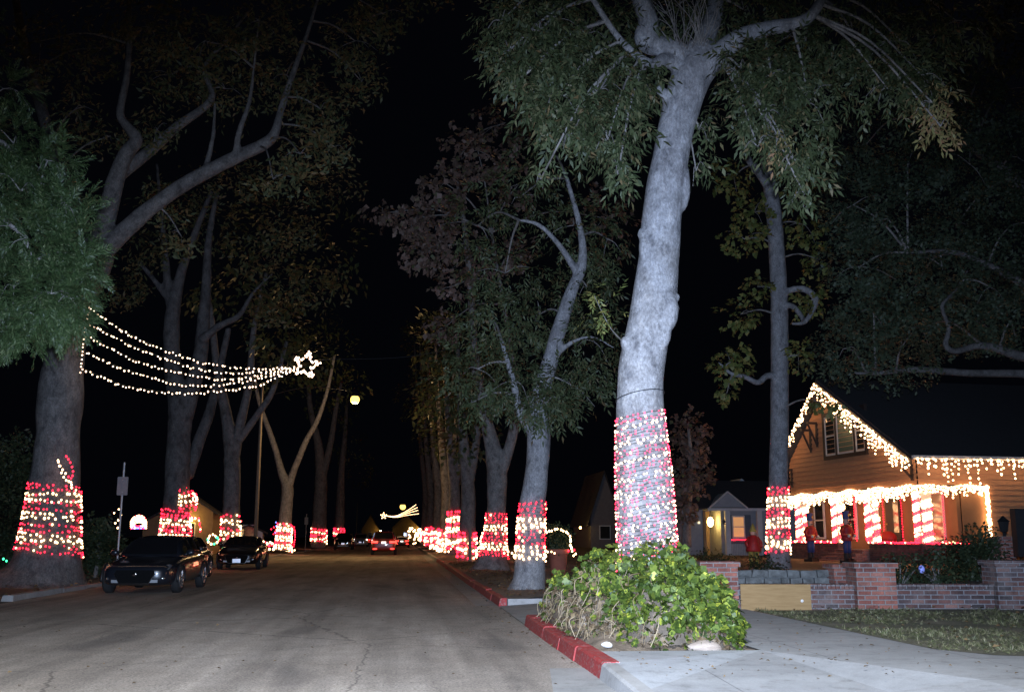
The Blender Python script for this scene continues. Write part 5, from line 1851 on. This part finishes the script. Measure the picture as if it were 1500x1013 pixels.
def lamp(globe, base, r, label):
    s = empty('street_lamp', (base[0], base[1], 0), label, 'street lamp', 'street lamps along the road')
    zt = globe[2] + .55
    mb = MB()
    mb.tube([(base[0], base[1], -.1), (base[0], base[1], zt * .6), (base[0], base[1], zt + .3)], [.13, .11, .08], 10)
    mb.build('pole', M['wood_post'], s, True, True)
    mb = MB()
    g = Vector(globe)
    b = Vector((base[0], base[1], zt - .5))
    mb.tube(spline([b, b.lerp(g, .5) + Vector((0, 0, .75)), g + Vector((0, 0, .5)), g + Vector((0, 0, r * .9))], 6), .02, 6)
    mb.build('arm', M['black'], s, True, True)
    mb = MB()
    mb.lathe([(.06, r * 1.15), (r * .9, r * .85), (r * 1.05, r * .72), (.05, r * .7)], g, 16)
    mb.build('hood', M['metal'], s, True, True)
    mb = MB()
    mb.blob(g, (r, r, r), 0, 1, 20, 14)
    mb.build('globe', M['sodium'], s, True, True)


lamp(P(520, 585, 68), (-9.3, 68.5), .3, 'near street lamp glowing yellow on a long arm over the road')
lamp(P(590, 742, 225), (-9.5, 226), .62, 'far street lamp glowing above the distant shooting star')


# ================================================================== CARS
STY = {
    'hatch': dict(body=[(-2.2, .5, .34, .58), (-2.1, .74, .22, .68), (-1.85, .86, .19, .75), (-1.3, .9, .18, .83), (-.85, .91, .18, .9), (0, .92, .18, .93), (1.1, .92, .19, .97), (1.75, .88, .24, 1.0), (2.1, .78, .34, .93), (2.18, .62, .42, .82)],
                  cab=[(-1.05, .8, .88, .72, .9), (-.15, .81, .91, .54, 1.36), (.3, .81, .92, .54, 1.43), (.95, .8, .94, .53, 1.41), (1.5, .78, .96, .52, 1.3), (2.0, .72, .93, .6, .95)], wb=1.36, wr=.335),
    'sedan': dict(body=[(-2.25, .5, .4, .62), (-2.16, .74, .26, .70), (-1.9, .85, .22, .80), (-1.3, .89, .2, .90), (-.9, .9, .2, .96), (0, .9, .2, .98), (1.2, .9, .2, 1.0), (1.9, .86, .26, 1.02), (2.2, .76, .36, .95), (2.27, .6, .42, .82)],
                  cab=[(-1.0, .77, .95, .7, .97), (-.2, .78, .96, .56, 1.36), (.3, .78, .98, .57, 1.42), (.9, .78, .99, .56, 1.39), (1.35, .75, .99, .55, 1.2), (1.7, .72, .98, .6, 1.0)], wb=1.36, wr=.33),
    'suv': dict(body=[(-2.3, .6, .42, .82), (-2.22, .8, .3, .95), (-2.0, .9, .26, 1.03), (-1.4, .94, .25, 1.08), (-.95, .95, .25, 1.12), (0, .95, .25, 1.14), (1.2, .95, .25, 1.16), (2.0, .93, .28, 1.16), (2.25, .88, .34, 1.1), (2.3, .8, .42, 1.0)],
                cab=[(-1.05, .83, 1.1, .76, 1.13), (-.45, .85, 1.12, .66, 1.64), (.2, .86, 1.13, .68, 1.76), (1.2, .86, 1.14, .68, 1.76), (1.95, .84, 1.14, .66, 1.7), (2.2, .82, 1.08, .76, 1.14)], wb=1.42, wr=.37)}
SEC = [(0, 0), (.78, 0), (.94, .08), (1, .25), (1.0, .55), (.985, .75), (.93, .93), (.74, 1.0), (.4, 1.02), (0, 1.03)]


def car(label, loc, rz, paint, style='hatch', lit=None, plate=True, group='cars along the street', W=1.0):
    S = STY[style]
    c = empty('car', loc, label, 'car', group, rz)
    ring = [(x, z) for x, z in SEC] + [(-x, z) for x, z in SEC[-2:0:-1]]
    mb = MB()
    n = len(ring)
    vs, fs = [], []
    for y, w, zb, zt in S['body']:
        vs += [(x * w, y, zb + (zt - zb) * z) for x, z in ring]
    m = len(S['body'])
    for i in range(m - 1):
        for k in range(n):
            fs.append((i * n + k, i * n + (k + 1) % n, (i + 1) * n + (k + 1) % n, (i + 1) * n + k))
    fs += [tuple(range(n))[::-1], tuple(range((m - 1) * n, m * n))]
    fs = [f[::-1] for f in fs]
    mb.add(vs, fs)
    # cabin
    def cring(s):
        y, wb, zb, wt, zt = s
        return [(wb, y, zb - .06), (wb * .99, y, zb + (zt - zb) * .12), (wb + (wt - wb) * .82, y, zb + (zt - zb) * .86), (wt * .9, y, zb + (zt - zb) * .97), (wt * .5, y, zt), (0, y, zt + .005),
                (-wt * .5, y, zt), (-wt * .9, y, zb + (zt - zb) * .97), (-(wb + (wt - wb) * .82), y, zb + (zt - zb) * .86), (-wb * .99, y, zb + (zt - zb) * .12), (-wb, y, zb - .06)]
    cr = [cring(s) for s in S['cab']]
    vs = [p for r_ in cr for p in r_]
    k = 11
    fs = []
    for i in range(len(cr) - 1):
        for j in range(k - 1):
            fs.append((i * k + j, i * k + j + 1, (i + 1) * k + j + 1, (i + 1) * k + j))
    fs += [tuple(range(k))[::-1], tuple(range((len(cr) - 1) * k, len(cr) * k))]
    mb.add(vs, [f[::-1] for f in fs])
    body = mb.build('body', M[paint], c, True)
    md = body.modifiers.new('s', 'SUBSURF')
    md.levels = md.render_levels = 1
    # glass
    def quadp(name, q, off, par=c, mat='car_glass'):
        a, b_, c_, d_ = [Vector(x) for x in q]
        nr = (b_ - a).cross(d_ - a).normalized()
        mid = (a + b_ + c_ + d_) / 4
        if nr.dot(mid - Vector((0, 0, .8))) < 0:
            nr = -nr
        mb = MB()
        mb.add([p + nr * off for p in (a, b_, c_, d_)] + [p - nr * .03 for p in (a, b_, c_, d_)], [(0, 1, 2, 3), (7, 6, 5, 4), (0, 4, 5, 1), (1, 5, 6, 2), (2, 6, 7, 3), (3, 7, 4, 0)])
        return mb.build(name, M[mat], par)
    L = lambda a, b_, t: Vector(a).lerp(Vector(b_), t)
    s0, s1 = S['cab'][0], S['cab'][1]
    quadp('windshield', [(-s0[1] * .88, L((0, s0[0], s0[4]), (0, s1[0], s1[4]), .06).y, L((0, s0[0], s0[4]), (0, s1[0], s1[4]), .06).z), (s0[1] * .88, L((0, s0[0], s0[4]), (0, s1[0], s1[4]), .06).y, L((0, s0[0], s0[4]), (0, s1[0], s1[4]), .06).z),
                         (s1[3] * .94, L((0, s0[0], s0[4]), (0, s1[0], s1[4]), .93).y, L((0, s0[0], s0[4]), (0, s1[0], s1[4]), .93).z), (-s1[3] * .94, L((0, s0[0], s0[4]), (0, s1[0], s1[4]), .93).y, L((0, s0[0], s0[4]), (0, s1[0], s1[4]), .93).z)], .022)
    e1, e0 = S['cab'][-2], S['cab'][-1]
    A_ = L((0, e0[0], e0[4]), (0, e1[0], e1[4]), .12)
    B_ = L((0, e0[0], e0[4]), (0, e1[0], e1[4]), .9)
    quadp('rear_window', [(-e0[1] * .85, A_.y, A_.z), (e0[1] * .85, A_.y, A_.z), (e1[3] * .92, B_.y, B_.z), (-e1[3] * .92, B_.y, B_.z)], .022)
    for sx in (-1, 1):
        for i in range(1, len(S['cab']) - 2):
            a, b_ = S['cab'][i], S['cab'][i + 1]
            def pt(s, t, dy):
                y, wb, zb, wt, zt = s
                return (sx * (wb + (wt - wb) * t * .95), y + dy, zb + (zt - zb) * t)
            quadp('side_window', [pt(a, .16, .03), pt(b_, .16, -.03), pt(b_, .84, -.03), pt(a, .84, .03)], .03)
        # front quarter of the side glass
        a, b_ = S['cab'][0], S['cab'][1]
        quadp('side_window', [(sx * (a[1] * .99), a[0] + .3, a[2] + .05), (sx * b_[1] * .985, b_[0] - .02, b_[2] + .05), (sx * (b_[1] + (b_[3] - b_[1]) * .78), b_[0] - .02, b_[2] + (b_[4] - b_[2]) * .82), (sx * (b_[1] + (b_[3] - b_[1]) * .7), b_[0] - .1, b_[2] + (b_[4] - b_[2]) * .74)], .03)
        # mirror
        mb = MB()
        mb.blob((sx * (a[1] + .16), a[0] + .42, a[2] + .1), (.11, .07, .08), 0, 1, 12, 8)
        mb.tube([(sx * (a[1] - .02), a[0] + .44, a[2] + .04), (sx * (a[1] + .1), a[0] + .44, a[2] + .07)], .025, 6)
        mb.build('mirror', M[paint], c, True)
        # wheels
        for sy in (-1, 1):
            w_ = S['wr']
            x1 = max(b[1] for b in S['body']) + .012
            cy_ = sy * S['wb'] + .03
            mb = MB()
            prof = [(w_ * .62, x1 - .02), (w_ * .9, x1), (w_ * .985, x1 - .03), (w_, x1 - .07), (w_, x1 - .19), (w_ * .6, x1 - .22)]
            nn_ = 24
            vs = []
            for r_, x in prof:
                for q in range(nn_):
                    th = 2 * PI * q / nn_
                    vs.append((sx * x, cy_ + r_ * math.cos(th), w_ + r_ * math.sin(th)))
            fs = []
            for i in range(len(prof) - 1):
                for q in range(nn_):
                    fs.append((i * nn_ + q, i * nn_ + (q + 1) % nn_, (i + 1) * nn_ + (q + 1) % nn_, (i + 1) * nn_ + q))
            mb.add(vs, fs)
            wh = mb.build('wheel', M['tyre'], c, True)
            mb = MB()
            for q in range(10):
                th = 2 * PI * q / 10
                for dd in (-.09, .09):
                    pass
                p0 = (sx * (x1 - .012), cy_ + .05 * math.cos(th), w_ + .05 * math.sin(th))
                p1 = (sx * (x1 - .012), cy_ + w_ * .62 * math.cos(th + .1), w_ + w_ * .62 * math.sin(th + .1))
                mb.tube([p0, p1], [.022, .03], 5)
            cc = []
            for q in range(25):
                th = 2 * PI * q / 24
                cc.append((sx * (x1 - .012), cy_ + w_ * .63 * math.cos(th), w_ + w_ * .63 * math.sin(th)))
            mb.tube(cc, .022, 6)
            mb.add([(sx * (x1 - .07), cy_ + w_ * .62 * math.cos(2 * PI * q / 20), w_ + w_ * .62 * math.sin(2 * PI * q / 20)) for q in range(20)], [tuple(range(20))])
            mb.build('rim', M['rim'], wh)
            # dark arch lip
            cc = [(sx * (x1 - .01), cy_ + (w_ + .055) * math.cos(th), w_ + (w_ + .05) * math.sin(th)) for th in np.linspace(-.15, PI + .15, 18)]
            mb = MB()
            mb.tube(cc, .03, 6)
            mb.build('wheel_arch', M['black'], c, True)
    B0 = S['body']
    yf = B0[1][0]
    zh = B0[1][3]
    wf = B0[1][1]
    for sx in (-1, 1):
        mb = MB()
        mb.add([(sx * wf * .58, yf - .045, zh - .14), (sx * (wf + .03), yf + .1, zh - .08), (sx * (wf + .07), yf + .34, zh - .02), (sx * (wf + .02), yf + .22, zh + .035), (sx * wf * .62, yf - .0, zh - .03),
                (sx * wf * .58, yf + .1, zh - .14), (sx * (wf - .1), yf + .2, zh - .1), (sx * (wf - .1), yf + .4, zh - .05), (sx * (wf - .1), yf + .4, zh), (sx * wf * .62, yf + .1, zh - .03)],
               [(0, 1, 2, 3, 4), (0, 5, 6, 1), (1, 6, 7, 2), (2, 7, 8, 3), (3, 8, 9, 4), (4, 9, 5, 0), (9, 8, 7, 6, 5)])
        mb.build('headlight', M['head_lit'] if lit == 'front' else M['lens'], c)
        mb = MB()
        mb.blob((sx * wf * .86, yf + .02, B0[1][2] + .16), (.07, .05, .045), 0, 1, 10, 6)
        mb.build('fog_lamp', M['lens'], c, True)
    mb = MB()
    zg = zh - .2
    mb.prism([(-.48, zg), (-.34, zg - .22), (.34, zg - .22), (.48, zg), (.44, zg + .1), (-.44, zg + .1)], 1, yf - .115, yf + .1)
    g_ = mb.build('grille', M['grille'], c)
    mb = MB()
    mb.tube([(-.48, yf - .115, zg + .02), (-.35, yf - .125, zg - .22), (.35, yf - .125, zg - .22), (.48, yf - .115, zg + .02)], .013, 6)
    mb.blob((0, yf - .12, zg + .0), (.06, .015, .045), 0, 1, 12, 6)
    mb.build('chrome_trim', M['chrome'], g_)
    mb = MB()
    mb.box((-.55, yf - .085, B0[1][2] + .06), (.55, yf + .1, B0[1][2] + .13))
    mb.build('bumper_strip', M['metal'], c)
    yr = B0[-2][0]
    zr = B0[-2][3]
    wr_ = B0[-2][1]
    for sx in (-1, 1):
        mb = MB()
        x0, x1 = sorted((sx * wr_ * .5, sx * (wr_ + .04)))
        mb.prism([(x0, zr - .2), (x1, zr - .2), (x1, zr - .06), (x0, zr - .08)], 1, yr - .22, yr + .075)
        mb.build('tail_light', M['tail_lit'] if lit == 'rear' else M['tail_off'], c)
        if lit == 'rear':
            mb = MB()
            x0, x1 = sorted((sx * .5, sx * .78))
            mb.box((x0, yr - .1, .42), (x1, yr + .08, .5))
            mb.build('reflector_glow', M['tail_lit'], c)  # glows like the tail lamps; the reflected light is its own emission
    if plate:
        if lit == 'rear':
            part_box('plate', [((-.17, yr - .05, zr - .26), (.17, yr + .095, zr - .1))], emit('plate_glow', (1, .95, .85), 1.6) if 'plate_glow' not in bpy.data.materials else bpy.data.materials['plate_glow'], c)  # rear plate itself glows in place of lamplight falling on it
        else:
            part_box('plate', [((-.165, yf - .15, zg - .2), (.165, yf - .128, zg - .04))], M['plate_white'], c)
    return c


car('dark navy hatchback parked nearest, facing the camera on the left', (-6.38, 28.6, 0), math.radians(-1.5), 'paint_navy', 'hatch', None, False)
car('black sedan with a bright white front plate, parked second on the left', (-6.9, 47.2, 0), math.radians(1.5), 'paint_black', 'sedan')
car('dark car hidden directly behind the nearest navy hatchback', (-7.55, 36.2, 0), math.radians(-1), 'paint_grey', 'hatch', None, False)
car('black van-like car parked far down on the left with a pale plate', (-5.85, 110, 0), 0, 'paint_black', 'suv')
car('silver car with headlights lit, coming towards the camera', (-5.1, 136, 0), 0, 'paint_silver', 'suv', 'front')
car('red car with glowing tail lights driving away down the street', (-1.25, 80.5, 0), PI, 'paint_red', 'suv', 'rear')
car('distant car with red tail lights ahead of the red one, on its right', (.15, 128, 0), PI, 'paint_grey', 'sedan', 'rear')
car('distant car with red tail lights beyond the silver one', (-4.6, 175, 0), PI, 'paint_grey', 'sedan', 'rear')

# ================================================================== LIGHT, SKY, CAMERA
w = bpy.data.worlds.new('World')
sc.world = w
w.use_nodes = True
bg = w.node_tree.nodes['Background']
bg.inputs['Color'].default_value = (.45, .55, 1.0, 1)
bg.inputs['Strength'].default_value = .0018


def lampobj(name, kind, loc, energy, color, **kw):
    d = bpy.data.lights.new(name, kind)
    d.energy = energy
    d.color = color
    for k, v in kw.items():
        setattr(d, k, v)
    o = bpy.data.objects.new(name, d)
    col.objects.link(o)
    o.location = loc
    return o


cam = bpy.data.cameras.new('camera')
cam.lens = 36
cam.sensor_width = 36
cam.clip_start = .1
cam.clip_end = 2000
co = bpy.data.objects.new('camera', cam)
col.objects.link(co)
co.location = (0, 0, H)
co.rotation_euler = (PI / 2 + PIT, 0, -YAW)
sc.camera = co

# the flash gun just above the lens: a beam wider than it is high
fl = lampobj('camera_flash', 'SPOT', (.02, .0, H + .14), 20500, (.53, .69, 1.0), shadow_soft_size=.035, spot_size=math.radians(54), spot_blend=1.0)
fl.rotation_euler = (PI / 2 + math.radians(4.5), 0, -YAW)
fl.scale = (1.8, 1, 1)
# street lamp of the crossing, behind and above the viewpoint, its beam cut off towards the crowns
sl = lampobj('crossing_lamp', 'SPOT', (.2, .8, 7.0), 9800, (.88, .94, 1.0), shadow_soft_size=.2, spot_size=math.radians(86), spot_blend=.75)
sl.rotation_euler = (math.radians(42), 0, 0)
# light of the lit street lamp over the road
gl = P(520, 585, 68)
sd = lampobj('sodium_light', 'POINT', gl - Vector((0, 0, .35)), 2300, (1, .64, .28), shadow_soft_size=.2)

sc.view_settings.view_transform = 'Standard'
sc.view_settings.look = 'None'
sc.view_settings.exposure = 0
sc.view_settings.gamma = 1
cy = sc.cycles
cy.max_bounces = 5
cy.diffuse_bounces = 2
cy.glossy_bounces = 3
cy.transmission_bounces = 3
cy.transparent_max_bounces = 6
cy.sample_clamp_indirect = 4
cy.caustics_reflective = False
cy.caustics_refractive = False
cy.use_light_tree = True
cy.use_denoising = True
